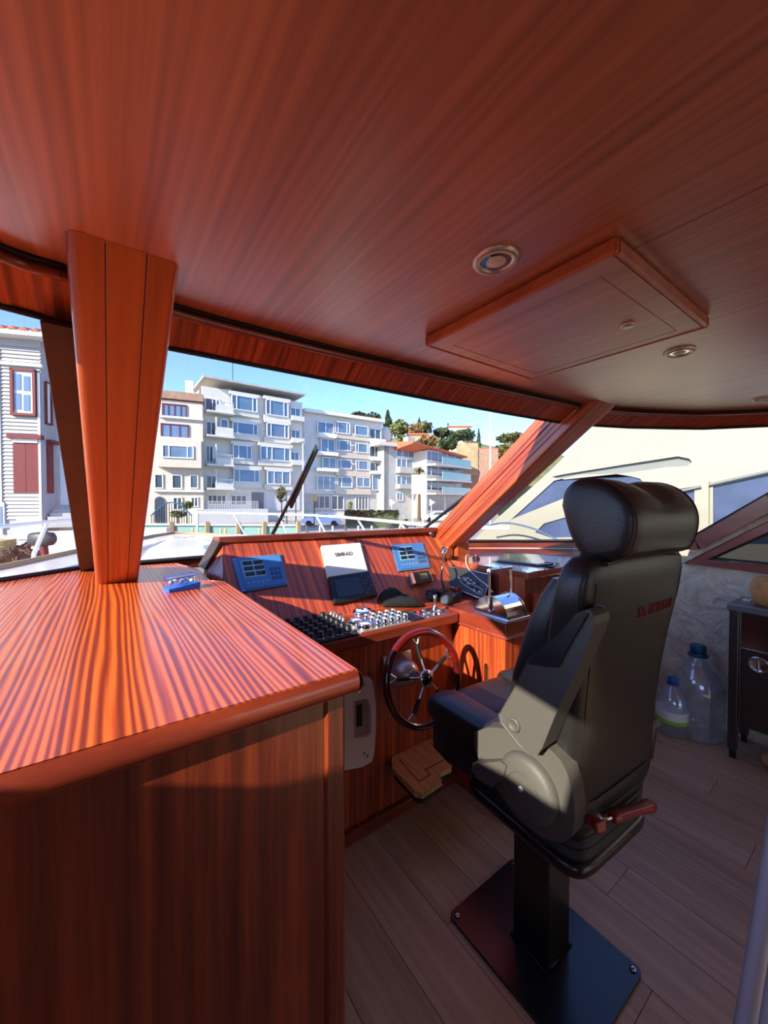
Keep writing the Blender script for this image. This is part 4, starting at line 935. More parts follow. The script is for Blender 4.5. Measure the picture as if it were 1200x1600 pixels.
# chart plotter with its sun cover leaning above
c4=[ps(500,856),ps(561,851),ps(573,896),ps(511,905)]
sc=thing('plotter_sun_cover','cream sun cover lettered SIMRAD standing above the chart plotter','cover',tuple((c4[2]+c4[3])/2))
M_cov=mat('cream_cover_plastic',srgb(226,220,202),.45)
part('shell',MB().slab(c4,sn,.022),M_cov,sc,bevel=.004)
Q=quad(c4); M_t=mat('grey_lettering',srgb(88,88,84),.5)
Mx=frame_M(Q(.5,.36)+sn*.0225,Q(1,.36)-Q(0,.36),Q(.5,0)-Q(.5,1))
part('lettering',text_mb('SIMRAD',.034,Mx,.0008,bold=.0012),M_t,sc)
c4=[ps(512,905),ps(574,896),ps(588,933),ps(520,947)]
cp=thing('chart_plotter','black chart plotter with dark screen and keypad on the right','plotter',tuple((c4[2]+c4[3])/2)); Q=quad(c4)
R=lambda u0,v0,u1,v1:[Q(u0,v0),Q(u1,v0),Q(u1,v1),Q(u0,v1)]
part('case',MB().slab(c4,sn,.026),M_black,cp,bevel=.005)
part('screen',MB().slab(R(.09,.17,.68,.84),sn,.0275,.0255),mat('plotter_screen',srgb(34,28,30),.12,coat=.5),cp)
for i_ in range(3):
    for j in range(7): part('key',MB().lathe([(.0028,0),(.0028,.002),(0,.002)],Q(.77+i_*.075,.12+j*.12)+sn*.026,sn,8,False),M_bluel if (i_+j)%3==0 else M_dkbtn,cp)
# small autopilot head
c4=[ps(636,900),ps(668,896),ps(674,912),ps(641,918)]; ap=thing('autopilot_head','small silver and black instrument head below the right blue panel','instrument',tuple((c4[2]+c4[3])/2)); Q=quad(c4)
R=lambda u0,v0,u1,v1:[Q(u0,v0),Q(u1,v0),Q(u1,v1),Q(u0,v1)]
part('case',MB().slab(c4,sn,.034),M_steel,ap,bevel=.006)
part('face',MB().slab(R(.16,.0,.92,.98),sn,.036,.0338),M_black,ap)
part('screen',MB().slab(R(.42,.2,.78,.7),sn,.0372,.0355),mat('green_lcd',srgb(96,104,76),.3),ap)
# ---- on the console deck
zt=ZD
bs=[dz(447,969),dz(546,947),dz(598,985),dz(497,1008)]
bs=[Vector((.60,1.52,zt)),Vector((.60,1.69,zt)),Vector((.90,1.69,zt)),Vector((.90,1.52,zt))]
sw=thing('switch_panel','black panel of round push switches on the port side of the console','switch panel',(.66,1.53,zt))
X0,X1,Y0,Y1=.50,.872,1.406,1.728
part('plate',MB().box((X0,Y0,zt),(X1,Y1,zt+.0125),c=.002),M_black,sw)
for i_ in range(8):
    for j in range(6):
        x=X0+.032+i_*.044; y=Y0+.036+j*.049
        kb=part('switch',MB().lathe([(.0165,0),(.0165,.014),(.014,.015),(.014,.027),(.011,.031),(0,.031)],(x,y,zt+.0125),n=14),M_black,sw)
        part('collar',MB().lathe([(.0182,0),(.0182,.004),(.0167,.005)],(x,y,zt+.0125),n=14),M_brush,kb)
gp=thing('gauge_panel','silver panel of chrome dials and push switches in the middle of the console','switch panel',(1.0,1.48,zt))
part('plate',MB().box((.884,1.41,zt),(1.172,1.565,zt+.012),c=.002),M_nick,gp)
def dial(x,y,r,par,z=zt+.012,h=.022,face=M_trimw):
    k=part('dial',MB().lathe([(r,0),(r,h*.7),(r*.93,h),(r*.82,h),(r*.80,h*.72),(0,h*.72)],(x,y,z),n=24),M_chrome,par)
    part('dial_face',MB().lathe([(r*.78,0),(0,.0012)],(x,y,z+h*.72),n=20),face,k); return k
dial(.932,1.53,.032,gp,face=M_cov); dial(.934,1.458,.035,gp,face=M_trimw)
for i_ in range(5):
    for j in range(3):
        x=.992+i_*.040; y=1.435+j*.048
        k=part('switch',MB().lathe([(.0155,0),(.0155,.016),(.012,.020),(.012,.030),(0,.031)],(x,y,zt+.012),n=14),M_chrome,gp); part('cap',MB().lathe([(.010,0),(.010,.003),(0,.004)],(x,y,zt+.0425),n=12),M_cov if (i_+j)%2 else M_bluel,k)
tg=thing('toggle_row','row of small silver toggles right of the black switch panel','switches',(.9,1.65,zt)); part('strip',MB().box((.884,1.575,zt),(.915,1.728,zt+.006)),M_nick,tg)
for k in range(5): part('toggle',MB().lathe([(.009,0),(.009,.012),(.005,.016),(.006,.03),(0,.032)],(.90,1.59+k*.031,zt+.006),n=10),M_steel,tg)
c=dz(566,958); cpz=thing('compass','round chrome compass dial set in the sunlit console deck','compass',tuple(c)); 
part('bezel',MB().lathe([(.055,0),(.055,.012),(.045,.020),(.038,.018),(.036,.012)],c,n=32),M_chrome,cpz); part('card',MB().lathe([(.036,.012),(.02,.016),(0,.017)],c,n=24),M_trimw,cpz); part('hub',MB().lathe([(.006,.016),(.006,.021),(0,.022)],c,n=12),M_black,cpz)
kp=thing('keypad','black keypad strip right of the chrome dials','keypad',(1.2,1.47,zt)); part('plate',MB().box((1.182,1.41,zt),(1.256,1.56,zt+.014),c=.003),M_black,kp)
for i_ in range(3):
    for j in range(3): part('key',MB().box((1.190+i_*.021,1.495+j*.018,zt+.0138),(1.205+i_*.021,1.508+j*.018,zt+.018)),M_brush,kp)
th=thing('thruster_panel','steel joystick panel with a red push button near the throttle pedestal','control panel',(1.33,1.47,zt))
part('plate',MB().box((1.266,1.412,zt),(1.43,1.535,zt+.010),c=.002),M_steel,th)
part('joystick',MB().lathe([(.018,0),(.018,.02),(.009,.03),(.007,.06),(.010,.066),(.010,.088),(0,.092)],(1.37,1.46,zt+.01),n=16),M_steel,th)
for x,y,m_ in ((1.28,1.485,M_red),(1.31,1.44,M_steel),(1.315,1.487,M_steel),(1.28,1.44,M_chrome),(1.385,1.44,M_steel),(1.385,1.485,M_red)): part('button',MB().lathe([(.012,0),(.012,.012),(.009,.018),(0,.019)],(x,y,zt+.01),n=14),m_,th)
# black cloth pouch
c=dz(622,944); pm_=MB(); rings=[]
for k in range(13):
    t_=k/12; a=dz(596,948)*(1-t_)+dz(657,946)*t_; h=.04*(math.sin(math.pi*min(1,t_*1.05+.08))**.5)*(1.2 if t_<.4 else .8)+.004; w=.065*math.sin(math.pi*(t_*.9+.05))**.5+.01
    rings.append([a+Vector((x*.0,x,y+h)) for x,y in [(u+.006*noise.noise(Vector((k*.7,u*40,1))),v+.004*noise.noise(Vector((k*.9,v*50,4)))) for u,v in sq(w,h,2.6,20)]])
single('cloth_pouch',pm_.loft(rings),mat('black_cloth',srgb(20,20,24),.95,bump=.4,bscale=150),'soft black cloth pouch lying right of the chart plotter','pouch')
# binoculars
bi=thing('binoculars','black binoculars lying beside the throttle pedestal','binoculars',tuple(dz(700,945)))
axd=(Vector((1,.12,0))).normalized(); pdx=Vector((-axd.y,axd.x,0))
e1=P(694,937,z=.962); e2=P(671,930,z=.962)
for e in (e1,e2):
    part('barrel',MB().lathe([(.0,.012),(.023,.010),(.0255,0),(.0310,0),(.0312,.06),(.028,.075),(.022,.09),(.020,.12),(.024,.125),(.024,.15),(0,.15)],e,axd,20),M_black,bi)
    part('lens',MB().lathe([(.0235,.004),(0,.008)],e,axd,18),M_bpane2,bi)
part('bridge',MB().slab([e1+axd*.05+Vector((0,0,.012)),e1+axd*.11+Vector((0,0,.012)),e2+axd*.11+Vector((0,0,.012)),e2+axd*.05+Vector((0,0,.012))],(0,0,1),.010,-.010),M_black,bi)
part('focus_wheel',MB().lathe([(.011,0),(.011,.03),(0,.03)],(e1+e2)/2+axd*.07+Vector((0,0,.02)),axd,14),M_black,bi)
part('strap',MB().tube(bez([e2+axd*.08+Vector((0,0,.02)),e2+axd*.12+pdx*.05+Vector((0,0,-.02)),e2+axd*.2+pdx*.02+Vector((0,0,-.024)),e1+axd*.22+Vector((0,0,-.024))],6),.005,6),M_black,bi)
# ---- throttle pedestal
pd=thing('throttle_pedestal','sunlit orange sapele pedestal carrying the throttle','pedestal',(1.62,1.27,0))
px0,px1,py0,py1=1.505,1.745,1.125,1.455
slot=[(1.235+.014*math.cos(a),.70+.014*math.sin(a)) for a in [k*math.pi/6 for k in range(7)]]+[(1.221,.42),(1.249,.42)]
part('side_panel',MB().prism([[(py0,0),(py1,0),(py1,.872),(py0,.872)],slot],YZ,px0,px0+.018),M_wzl,pd)
part('core',MB().box((px0+.022,py0+.002,0),(px1-.002,py1,.872)),M_dark,pd)
part('aft_panel',MB().box((px0+.0185,py0-.0,0),(px1,py0+.02,.872)),M_wzl,pd)
tp=[(px0-.012,py0+.02),(px0+.008,py0-.012),(px1-.05,py0-.012),(px1+.012,py0+.05),(px1+.012,py1+.12),(px0-.012,py1+.12)]
tp=[(px0-.014,py0-.014),(px1-.02,py0-.014),(px1+.014,py0+.03),(px1+.014,1.498),(px0-.014,1.498)]
part('top',MB().prism([tp],lambda u,v,w:(u,v,w),.872,.936),M_rail,pd,bevel=.016)
thr=thing('throttle','polished steel twin-lever throttle on the pedestal','throttle',(1.62,1.22,.936))
tx0,tx1,tyc,tr=1.548,1.705,1.245,.098
prof=[(tyc+tr*math.cos(k*math.pi/16),.936+tr*1.02*math.sin(k*math.pi/16)) for k in range(17)]
part('dome',MB().prism([prof],YZ,tx0+.004,tx1-.004,False),M_chrome,thr)
for x in (tx0,tx1-.004): part('side_plate',MB().prism([[(tyc+(tr+.005)*math.cos(k*math.pi/16),.936+(tr+.005)*1.02*math.sin(k*math.pi/16)) for k in range(17)]],YZ,x,x+.004),M_steel,thr)
part('base_plate',MB().box((tx0-.012,tyc-tr-.012,.936),(tx1+.012,tyc+tr+.012,.942),c=.001),M_steel,thr)
for x,xt in ((tx0-.008,1),(tx1+.008,-1)):
    lv=part('lever',MB().tube([(x,tyc,.965),(x,tyc,1.06),(x,tyc+.004,1.165)],.0065,10),M_chrome,thr)
    part('grip',MB().tube([(x-.004*xt,tyc+.004,1.168),(x+.082*xt,tyc+.006,1.17)],.0105,12),M_chrome,lv)
    part('pivot',MB().lathe([(.014,-.006),(.014,.006),(0,.007)],(x,tyc,.965),(-xt,0,0),14),M_steel,lv)
# ---- starboard console
cs=thing('side_console','sapele side console under the starboard corner window','console',(2.3,1.6,0))
cx0,cy0,zc=1.897,1.285,1.115
pl=[(cx0,cy0),(3.25,cy0),(3.25,1.745),(2.935,1.995),(2.57,2.245),(2.15,2.43),(1.99,2.46),(cx0,2.25)]
part('top',MB().prism([[(cx0-.008,cy0-.02),(3.262,cy0-.02)]+pl[2:-1]+[(cx0-.008,2.25)]],lambda u,v,w:(u,v,w),zc-.03,zc),wood('sapele_console_top',(1.2,34,34),(srgb(120,52,34),srgb(150,66,40),srgb(170,82,52)),rough=.2,coat=.9,croug=.03),cs,bevel=.004)
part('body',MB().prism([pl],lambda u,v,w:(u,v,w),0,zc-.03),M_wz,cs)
part('port_fascia',MB().box((cx0-.010,cy0,.0),(cx0-.0005,1.455,zc-.031)),M_wzl,cs)
for k in range(2):
    x0=cx0+.04+k*.56; x1=x0+.50
    d_=part('door',MB().prism([[(x0,.10),(x1,.10),(x1,.99),(x0,.99)],[(x0+.07,.17),(x1-.07,.17),(x1-.07,.92),(x0+.07,.92)]],lambda u,v,w:(u,w,v),cy0-.022,cy0-.001),M_wzl,cs,bevel=.004)
    part('raised_panel',MB().box((x0+.075,cy0-.014,.175),(x1-.075,cy0-.0012,.915),c=.006),M_wz,d_)
    part('handle',MB().box((x0+.03,cy0-.045,.60),(x0+.045,cy0-.022,.72),c=.005),M_brush,d_)
# breaker / light panel with the ship outline, leaning on the port fascia
A,B=P(683,881,x=1.76),P(770,904,x=1.745); 
nrm=Vector((-.93,-.05,.36)).normalized()
pa=P(682,881,x=1.878); pb=P(768,899,x=1.878); pc=P(757,938,x=1.79); pdv=P(697,915,x=1.79)
c4=[pa,pb,pc,pdv]; nrm=(c4[1]-c4[0]).cross(c4[3]-c4[0]).normalized(); nrm = nrm if nrm.dot(Vector((-1,0,.3)))>0 else -nrm
lp=thing('light_panel','black switch panel with a boat outline leaning on the side console','switch panel',tuple((c4[2]+c4[3])/2)); Q=quad(c4)
R=lambda u0,v0,u1,v1:[Q(u0,v0),Q(u1,v0),Q(u1,v1),Q(u0,v1)]
part('plate',MB().slab(c4,nrm,.008),mat('satin_black_panel',srgb(50,50,46),.35,spec=.6),lp)
part('rim',MB().tube([p+nrm*.008 for p in c4],.0035,6,True),M_steel,lp)
bo=[(.42,.42),(.44,.56),(.52,.68),(.86,.86),(.93,.84),(.93,.66),(.80,.60),(.60,.52),(.42,.42)]
part('boat_outline',MB().tube([Q(u,v)+nrm*.009 for u,v in bo],.0022,5),M_trimw,lp)
for u,v,m_ in ((.55,.40,M_trimw),(.62,.37,M_trimw),(.58,.46,M_trimw),(.68,.42,M_trimw),(.75,.50,M_trimw),(.82,.47,M_black),(.63,.60,M_trimw),(.70,.66,M_black),(.78,.72,M_red),(.82,.66,M_black),(.88,.78,M_trimw),(.76,.79,M_trimw)):
    part('rocker',MB().slab(R(u-.025,v-.025,u+.025,v+.02),nrm,.013,.008),m_,lp)
# wooden blocks at the post foot
for i_,(lab,pts) in enumerate((('angular mahogany block at the foot of the starboard post',[(1.80,1.80),(1.90,1.78),(1.93,1.92),(1.80,1.94)]),('square mahogany block right of the angular one by the starboard post',[(2.0,1.90),(2.115,1.90),(2.115,2.01),(2.0,2.01)]))):
    if i_==0:
        m=MB().prism([[(1.93,1.117),(2.07,1.117),(2.07,1.255),(2.0,1.255),(1.93,1.19)]],YZ,1.90,1.975)
    else: m=MB().prism([pts],lambda u,v,w:(u,v,w),1.117,1.225)
    single('wooden_block',m,M_pil,lab,'block',bevel=.004)
# gooseneck lamp, red button, cables, chart board
b0=Vector((1.70,1.72,.931))
gl=thing('gooseneck_lamp','grey flexible gooseneck lamp rising beside the binoculars','lamp',tuple(b0))
h1=P(692,866,x=1.83)
part('base',MB().lathe([(.02,0),(.02,.012),(.008,.02)],b0,n=14),M_black,gl)
part('neck',MB().tube(bez([b0+Vector((0,0,.015)),b0+Vector((-.03,.0,.12)),b0+Vector((-.01,.01,.2)),h1],8),.0065,10),M_brush,gl)
part('head',MB().lathe([(.006,-.01),(.012,0),(.022,.02),(.024,.045),(0,.045)],h1,(.5,.2,.55),16),M_steel,gl)
q=P(744,874,z=zc+.0)
rb=thing('red_button','red push button in a black base on the side console','button',tuple(q)); part('base',MB().lathe([(.026,0),(.026,.014),(.018,.02)],q,n=18),M_black,rb); part('cap',MB().lathe([(.017,.02),(.017,.03),(.012,.036),(0,.037)],q,n=18),M_red,rb)
r2=P(706,922,z=1.0); rk=thing('alarm_button','red knob on a small black stem behind the binoculars','knob',(1.75,1.66,.931)); part('stem',MB().lathe([(.012,0),(.008,.03)],(1.75,1.66,.931),n=12),M_black,rk); part('cap',MB().lathe([(.018,.03),(.022,.042),(.016,.056),(0,.06)],(1.75,1.66,.931),n=16),M_red,rk)
single('cable',MB().tube(bez([q+Vector((-.01,.01,.02)),P(729,868,x=1.90),P(730,885,x=1.87),P(745,902,x=1.85),P(760,914,x=1.82),P(770,925,x=1.80)],8),.003,6),M_cov,'thin white cable hanging over the leaning switch panel','cable')
bd=[P(772,878,z=zc+.001),P(862,886,z=zc+.001),P(873,873,z=zc+.001),P(800,866,z=zc+.001)]
bd=[P(768,877,z=zc),P(866,887,z=zc),P(876,873,z=zc),P(792,865,z=zc)]
ck=thing('chart_board','dark-edged clear chart board lying on the side console','board',tuple(sum(bd,Vector())/4)); part('board',MB().slab(bd,(0,0,1),.014,.002),mat('blue_grey_acrylic',srgb(96,112,118),.1,coat=.8),ck,bevel=.002)
part('clip',MB().slab([bd[1]+Vector((-.16,.01,.016)),bd[1]+Vector((-.02,-.005,.016)),bd[1]+Vector((-.012,.035,.016)),bd[1]+Vector((-.15,.05,.016))],(0,0,1),.012),M_black,ck)
part('cord',MB().tube(bez([bd[1]+Vector((-.02,.05,.02)),bd[1]+Vector((.04,.08,.02)),bd[1]+Vector((.10,.04,.008)),bd[1]+Vector((.14,.05,.008))],6),.004,6),M_black,ck)
# ---- steering wheel
wc=Vector((1.105,1.245,.745)); wa_=Vector((-.06,-1,.20)).normalized()
sw=thing('steering_wheel','dark lacquered wooden steering wheel with chrome spokes on the helm','steering wheel',(wc.x,wc.y,wc.z-.21))
wu=Vector((1,0,0))-wa_*wa_.x; wu.normalize(); wv=wa_.cross(wu)
Rw=.193
M_lac=mat('dark_lacquered_wood',srgb(70,16,14),.16,coat=1,croug=.03,var=.25,vscale=14)
M_glint=mat('red_lacquer_glint',srgb(96,15,11),.16,coat=1,croug=.03,var=.2,vscale=14)
rim=[wc+(wu*math.cos(a)+wv*math.sin(a))*Rw for a in [k*2*math.pi/56 for k in range(56)]]
part('rim',MB().tube(rim,.0165,14,True),M_lac,sw)
for a0,a1 in ((.15,.95),(1.35,2.55)): part('rim_glint',MB().tube([wc+(wu*math.cos(a0+(a1-a0)*k/12)+wv*math.sin(a0+(a1-a0)*k/12))*Rw for k in range(13)],.0171,14),M_glint,sw)  # red reflections on the lacquer, painted as redder rim sections
for k in range(5):
    a=math.radians(90+72*k+6); dr=wu*math.cos(a)+wv*math.sin(a); s_=part('spoke',MB().tube([wc+dr*.028+wa_*.012,wc+dr*.085+wa_*.006,wc+dr*.12],[.0075,.0055,.0055],10),M_chrome,sw)
    part('sleeve',MB().tube([wc+dr*.085+wa_*.006,wc+dr*.145],.009,10),M_black,s_)
    for sg in (-1,1):
        a2=a+sg*.12; part('fork',MB().tube([wc+dr*.14,wc+(wu*math.cos(a2)+wv*math.sin(a2))*(Rw-.012)],.005,8),M_chrome,s_)
part('hub',MB().lathe([(.024,-.10),(.024,-.01),(.030,.006),(.038,.012),(.038,.022),(.030,.028),(0,.030)],wc,wa_,24),M_chrome,sw)
part('hub_cap',MB().lathe([(.026,.028),(.020,.033),(0,.034)],wc,wa_,24),M_lac,sw)
wb_=wc-wa_*.10
part('bell',MB().lathe([(.030,.01),(.052,-.005),(.066,-.05),(.074,-.075),(.085,-.095),(.085,-.14)],wb_,wa_,28),M_nick,sw)
part('mount_plate',MB().slab([wb_-wa_*.098+(wu*math.cos(a)+wv*math.sin(a))*.115 for a in [math.radians(45+90*k) for k in range(4)]],wa_,.006,-.006),M_nick,sw,bevel=.004)
# ---- folding bamboo foot rest
fr=thing('foot_rest','pale bamboo foot rest with grooves below the steering wheel','foot rest',(1.2,1.3,.24))
zf=.285
fpx=[(612,1186),(625,1172),(662,1150),(674,1152),(700,1176),(705,1198),(684,1208),(690,1219),(660,1239),(648,1236),(615,1200)]
fp=[P(x,y,z=zf) for x,y in fpx]
M_bam=wood('bamboo',(60,3,60),(srgb(176,124,72),srgb(196,146,90),srgb(212,166,108)),rough=.45,coat=.2)
M_groove=mat('dark_groove',srgb(66,38,20),.8)  # dark brown for the thin groove lines on the board
part('board',MB().prism([[(p.x,p.y) for p in fp]],lambda u,v,w:(u,v,w),zf-.022,zf),M_bam,fr,bevel=.004)
g=[(624,1187),(655,1221),(672,1211),(664,1203),(694,1187)]
gp_=[P(x,y,z=zf) for x,y in g]
for a,b in zip(gp_[:-1],gp_[1:]):
    dv=(b-a).normalized(); nn=Vector((-dv.y,dv.x,0))*.0022; part('groove',MB().slab([a-nn,b-nn,b+nn,a+nn],(0,0,1),.0008,-.003),M_groove,fr)
part('bracket',MB().prism([[(p.x*.97+.035,p.y*.97+.04) for p in fp]],lambda u,v,w:(u,v,w),zf-.05,zf-.0225),M_blackm,fr)
q0=fp[0]; part('arm',MB().box((q0.x+.06,1.33,zf-.085),(q0.x+.10,1.459,zf-.05)),M_blackm,fr); part('arm',MB().box((q0.x+.3,1.30,zf-.085),(q0.x+.34,1.459,zf-.05)),M_blackm,fr)
# ---- cream plastic pull handle on the console front
YH=YF-.001; ph=thing('pull_handle','long cream plastic grab handle screwed to the console front','handle',tuple(P(560,1190,y=YH)))
hl=[P(x,y,y=YH) for x,y in ((535,1058),(574,1055),(577,1066),(582,1110),(580,1160),(577,1184),(562,1192),(535,1196))]
hx0=P(540,1120,y=YH).x
def hq(x,y): p=P(x,y,y=YH); return (p.x,p.z)
part('plate',MB().prism([[hq(530,1060),hq(572,1055),hq(576,1060),hq(581,1095),hq(582,1130),hq(579,1170),hq(575,1184),hq(560,1192),hq(530,1198)],[hq(548,1092),hq(568,1088),hq(574,1100),hq(574,1140),hq(570,1146),hq(548,1150)]],lambda u,v,w:(u,w,v),YH-.03,YH),M_cream,ph,bevel=.004)
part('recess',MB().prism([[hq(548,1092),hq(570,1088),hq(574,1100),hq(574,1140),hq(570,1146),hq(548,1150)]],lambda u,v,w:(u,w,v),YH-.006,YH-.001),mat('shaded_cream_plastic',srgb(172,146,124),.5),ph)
part('slot',MB().prism([[hq(556,1100),hq(564,1099),hq(564,1132),hq(556,1134)]],lambda u,v,w:(u,w,v),YH-.012,YH-.006),M_black,ph)
for x,y in ((568,1069),(569,1177),(574,1181)): p=P(x,y,y=YH-.03); part('screw',MB().lathe([(.006,0),(.006,.003),(0,.004)],p,(0,-1,0),10,False),M_brush,ph)
# ---- clear case with blue base on the worktop
o_=P(318,922,z=ZC); o_=Vector((.225,1.66,ZC)); u_=Vector((.97,.22,0)).normalized(); v_=Vector((-u_.y,u_.x,0))
cc=thing('plastic_case','small clear plastic case with a bright blue base on the worktop','case',tuple(o_))
W=lambda a,b,w:tuple(o_+u_*a+v_*b+Vector((0,0,w)))
part('base',MB().add([W(-.055,-.032,0),W(.055,-.032,0),W(.055,.032,0),W(-.055,.032,0),W(-.058,-.035,.014),W(.058,-.035,.026),W(.058,.035,.026),W(-.058,.035,.014)],[(0,3,2,1),(4,5,6,7),(0,1,5,4),(1,2,6,5),(2,3,7,6),(3,0,4,7)]),mat('bright_blue_plastic',srgb(20,110,214),.3),cc)
part('lid',MB().add([W(-.056,-.034,.0145),W(.056,-.034,.0265),W(.056,.034,.0265),W(-.056,.034,.0145),W(-.053,-.031,.05),W(.053,-.031,.056),W(.053,.031,.056),W(-.053,.031,.05)],[(4,5,6,7),(0,1,5,4),(1,2,6,5),(2,3,7,6),(3,0,4,7)]),M_boxclear,cc)
part('lid_rim',MB().tube([W(-.053,-.031,.05),W(.053,-.031,.056),W(.053,.031,.056),W(-.053,.031,.05)],.002,6,True),mat('blue_rim',srgb(60,80,190),.3),cc)
rnd=random.Random(5)
for k in range(10): part('fitting',MB().ball(W(rnd.uniform(-.04,.04),rnd.uniform(-.02,.02),.034),(.009,.006,.007),8,6),M_cov if k%2 else M_steel,cc)
part('sticker',MB().slab([W(.034,-.0335,.032),W(.05,-.0335,.033),W(.05,-.0325,.054),W(.034,-.0325,.053)],-v_,.001),M_trimw,cc)
# ---- ceiling fittings
def downlight(x,y,r,label):
    t=thing('downlight',label,'light',(x,y,1.985),'ceiling downlights')
    part('ring',MB().lathe([(r,0),(r,-.004),(r*.86,-.008),(r*.66,-.006),(r*.6,.012)],(x,y,2.0),n=32),M_nick,t)
    part('reflector',MB().lathe([(r*.62,.0),(r*.5,.016),(r*.46,.018)],(x,y,1.996),n=28),M_chrome,t)
    part('lens',MB().lathe([(r*.5,-.001),(r*.3,-.006),(0,-.008)],(x,y,1.999),n=24),mat('frosted_lens',srgb(214,196,180),.35),t)
downlight(.650,.514,.047,'satin downlight nearest the camera, port side of the ceiling hatch')
downlight(1.525,.468,.043,'satin downlight just starboard of the ceiling hatch')
downlight(2.52,.44,.043,'farthest satin downlight at the right edge of the ceiling')
ht=thing('ceiling_hatch','square wooden ceiling hatch with raised frame','hatch',(1.04,.6,1.96))
hx0,hx1,hy0,hy1=.770,1.305,.335,.868; ix0,ix1,iy0,iy1=.838,1.258,.395,.815
M_hat=wood('sapele_hatch',(26,1.2,26),(srgb(150,84,54),srgb(170,98,64),srgb(186,112,76)),rough=.38,coat=.8,croug=.3)
def xyprism(lo,z0,z1): return MB().prism(lo,lambda u,v,w:(u,v,w),z0,z1)
part('frame',xyprism([[(hx0+.012,hy0+.012),(hx1-.012,hy0+.012),(hx1-.012,hy1-.012),(hx0+.012,hy1-.012)],[(ix0-.002,iy0-.002),(ix1+.002,iy0-.002),(ix1+.002,iy1+.002),(ix0-.002,iy1+.002)]],1.972,1.9995),M_hat,ht)
for nm,a,b in (('edging',(hx0,hy0,1.970),(hx0+.0119,hy1,1.9995)),('edging',(hx1-.0119,hy0,1.970),(hx1,hy1,1.9995)),('edging',(hx0+.012,hy0,1.970),(hx1-.012,hy0+.0119,1.9995)),('edging',(hx0+.012,hy1-.0119,1.970),(hx1-.012,hy1,1.9995))): part(nm,MB().box(a,b,c=.004),M_pil,ht)
part('lid',MB().box((ix0,iy0,1.9725),(ix1,iy1,1.9995)),M_hat,ht)
part('latch',MB().lathe([(.017,0),(.017,-.003),(.013,-.005),(0,-.004)],(1.118,.457,1.9725),n=20),M_nick,ht)
# ---- water bottles
def bottle(x,y,s,label,cap,labelband=False):
    t=thing('water_bottle',label,'bottle',(x,y,0),None)
    rb=.135*s; h=.43*s
    pr=[(rb*.85,0.002),(rb,.02*s)]
    for k in range(7): pr+= [(rb*(1 if k%2 else .965),(.04+k*.03)*s)]
    pr+=[(rb,.26*s),(rb*.97,.31*s),(rb*.8,.38*s),(rb*.5,.44*s),(rb*.26,.475*s),(rb*.24,.5*s)]
    part('shell',MB().lathe(pr,(x,y,0),n=36),M_pet,t)
    part('cap',MB().lathe([(rb*.28,.498*s),(rb*.30,.50*s),(rb*.30,.545*s),(rb*.27,.55*s),(0,.55*s)],(x,y,0),n=24),cap,t)
    part('neck_ring',MB().lathe([(rb*.25,.482*s),(rb*.38,.482*s),(rb*.38,.492*s),(rb*.25,.492*s)],(x,y,0),n=24),cap,t)
    if labelband:
        part('label_band',MB().lathe([(rb*1.005,.14*s),(rb*1.01,.15*s),(rb*1.01,.235*s),(rb*1.005,.245*s)],(x,y,0),n=36),mat('white_bottle_label',srgb(230,236,226),.6),t)
        part('label_stripe',MB().lathe([(rb*1.015,.13*s),(rb*1.016,.165*s)],(x,y,0),n=36),mat('lime_label_stripe',srgb(150,214,40),.6),t)
M_cap=mat('dark_teal_cap',srgb(16,76,100),.35); M_cap2=mat('blue_cap',srgb(40,90,160),.35)
bottle(3.12,.83,1.06,'large clear water bottle with dark teal cap against the wall',M_cap)
bottle(3.0,.93,.66,'small clear water bottle with a lime-striped label beside the seat',M_cap2,True)
# ---- stainless work table
tb=thing('steel_table','stainless steel work table with drawers along the starboard wall','table',(3.1,-.1,0))
tx0,ty1,tz=2.96,.655,.915
M_dkst=mat('dark_brushed_steel',srgb(92,84,78),.36,.9,var=.1,vscale=6)
part('top',MB().box((tx0,-1.2,tz-.04),(3.285,ty1,tz),c=.004),M_brush,tb)
for y in (ty1-.05,-1.16):
    for x in (tx0+.012,3.23):
        l_=part('leg',MB().box((x,y,.05),(x+.042,y+.042,tz-.041),c=.003),M_dkst,tb); part('foot',MB().box((x+.008,y+.008,0),(x+.034,y+.034,.05)),M_black,l_)
part('cabinet_body',MB().box((tx0+.05,-1.10,.20),(3.27,ty1-.056,.66)),M_dkst,tb)
for k in range(3):
    y1=ty1-.058-k*.56; y0=y1-.54
    d_=part('door',MB().box((tx0+.036,y0,.20),(tx0+.0495,y1,.66),c=.002),M_dkst,tb)
    lk=part('latch',MB().lathe([(.047,-.001),(.047,.004),(.040,.007),(.036,.004),(0,.004)],(tx0+.036,y1-.075,.585),(-1,0,0),28),M_steel,d_)
    part('latch',MB().box((tx0+.022,y1-.079,.55),(tx0+.033,y1-.071,.62),c=.003),M_steel,d_)
part('apron',MB().box((tx0+.045,-1.1,.66),(tx0+.055,ty1-.06,tz-.041)),M_steel,tb)
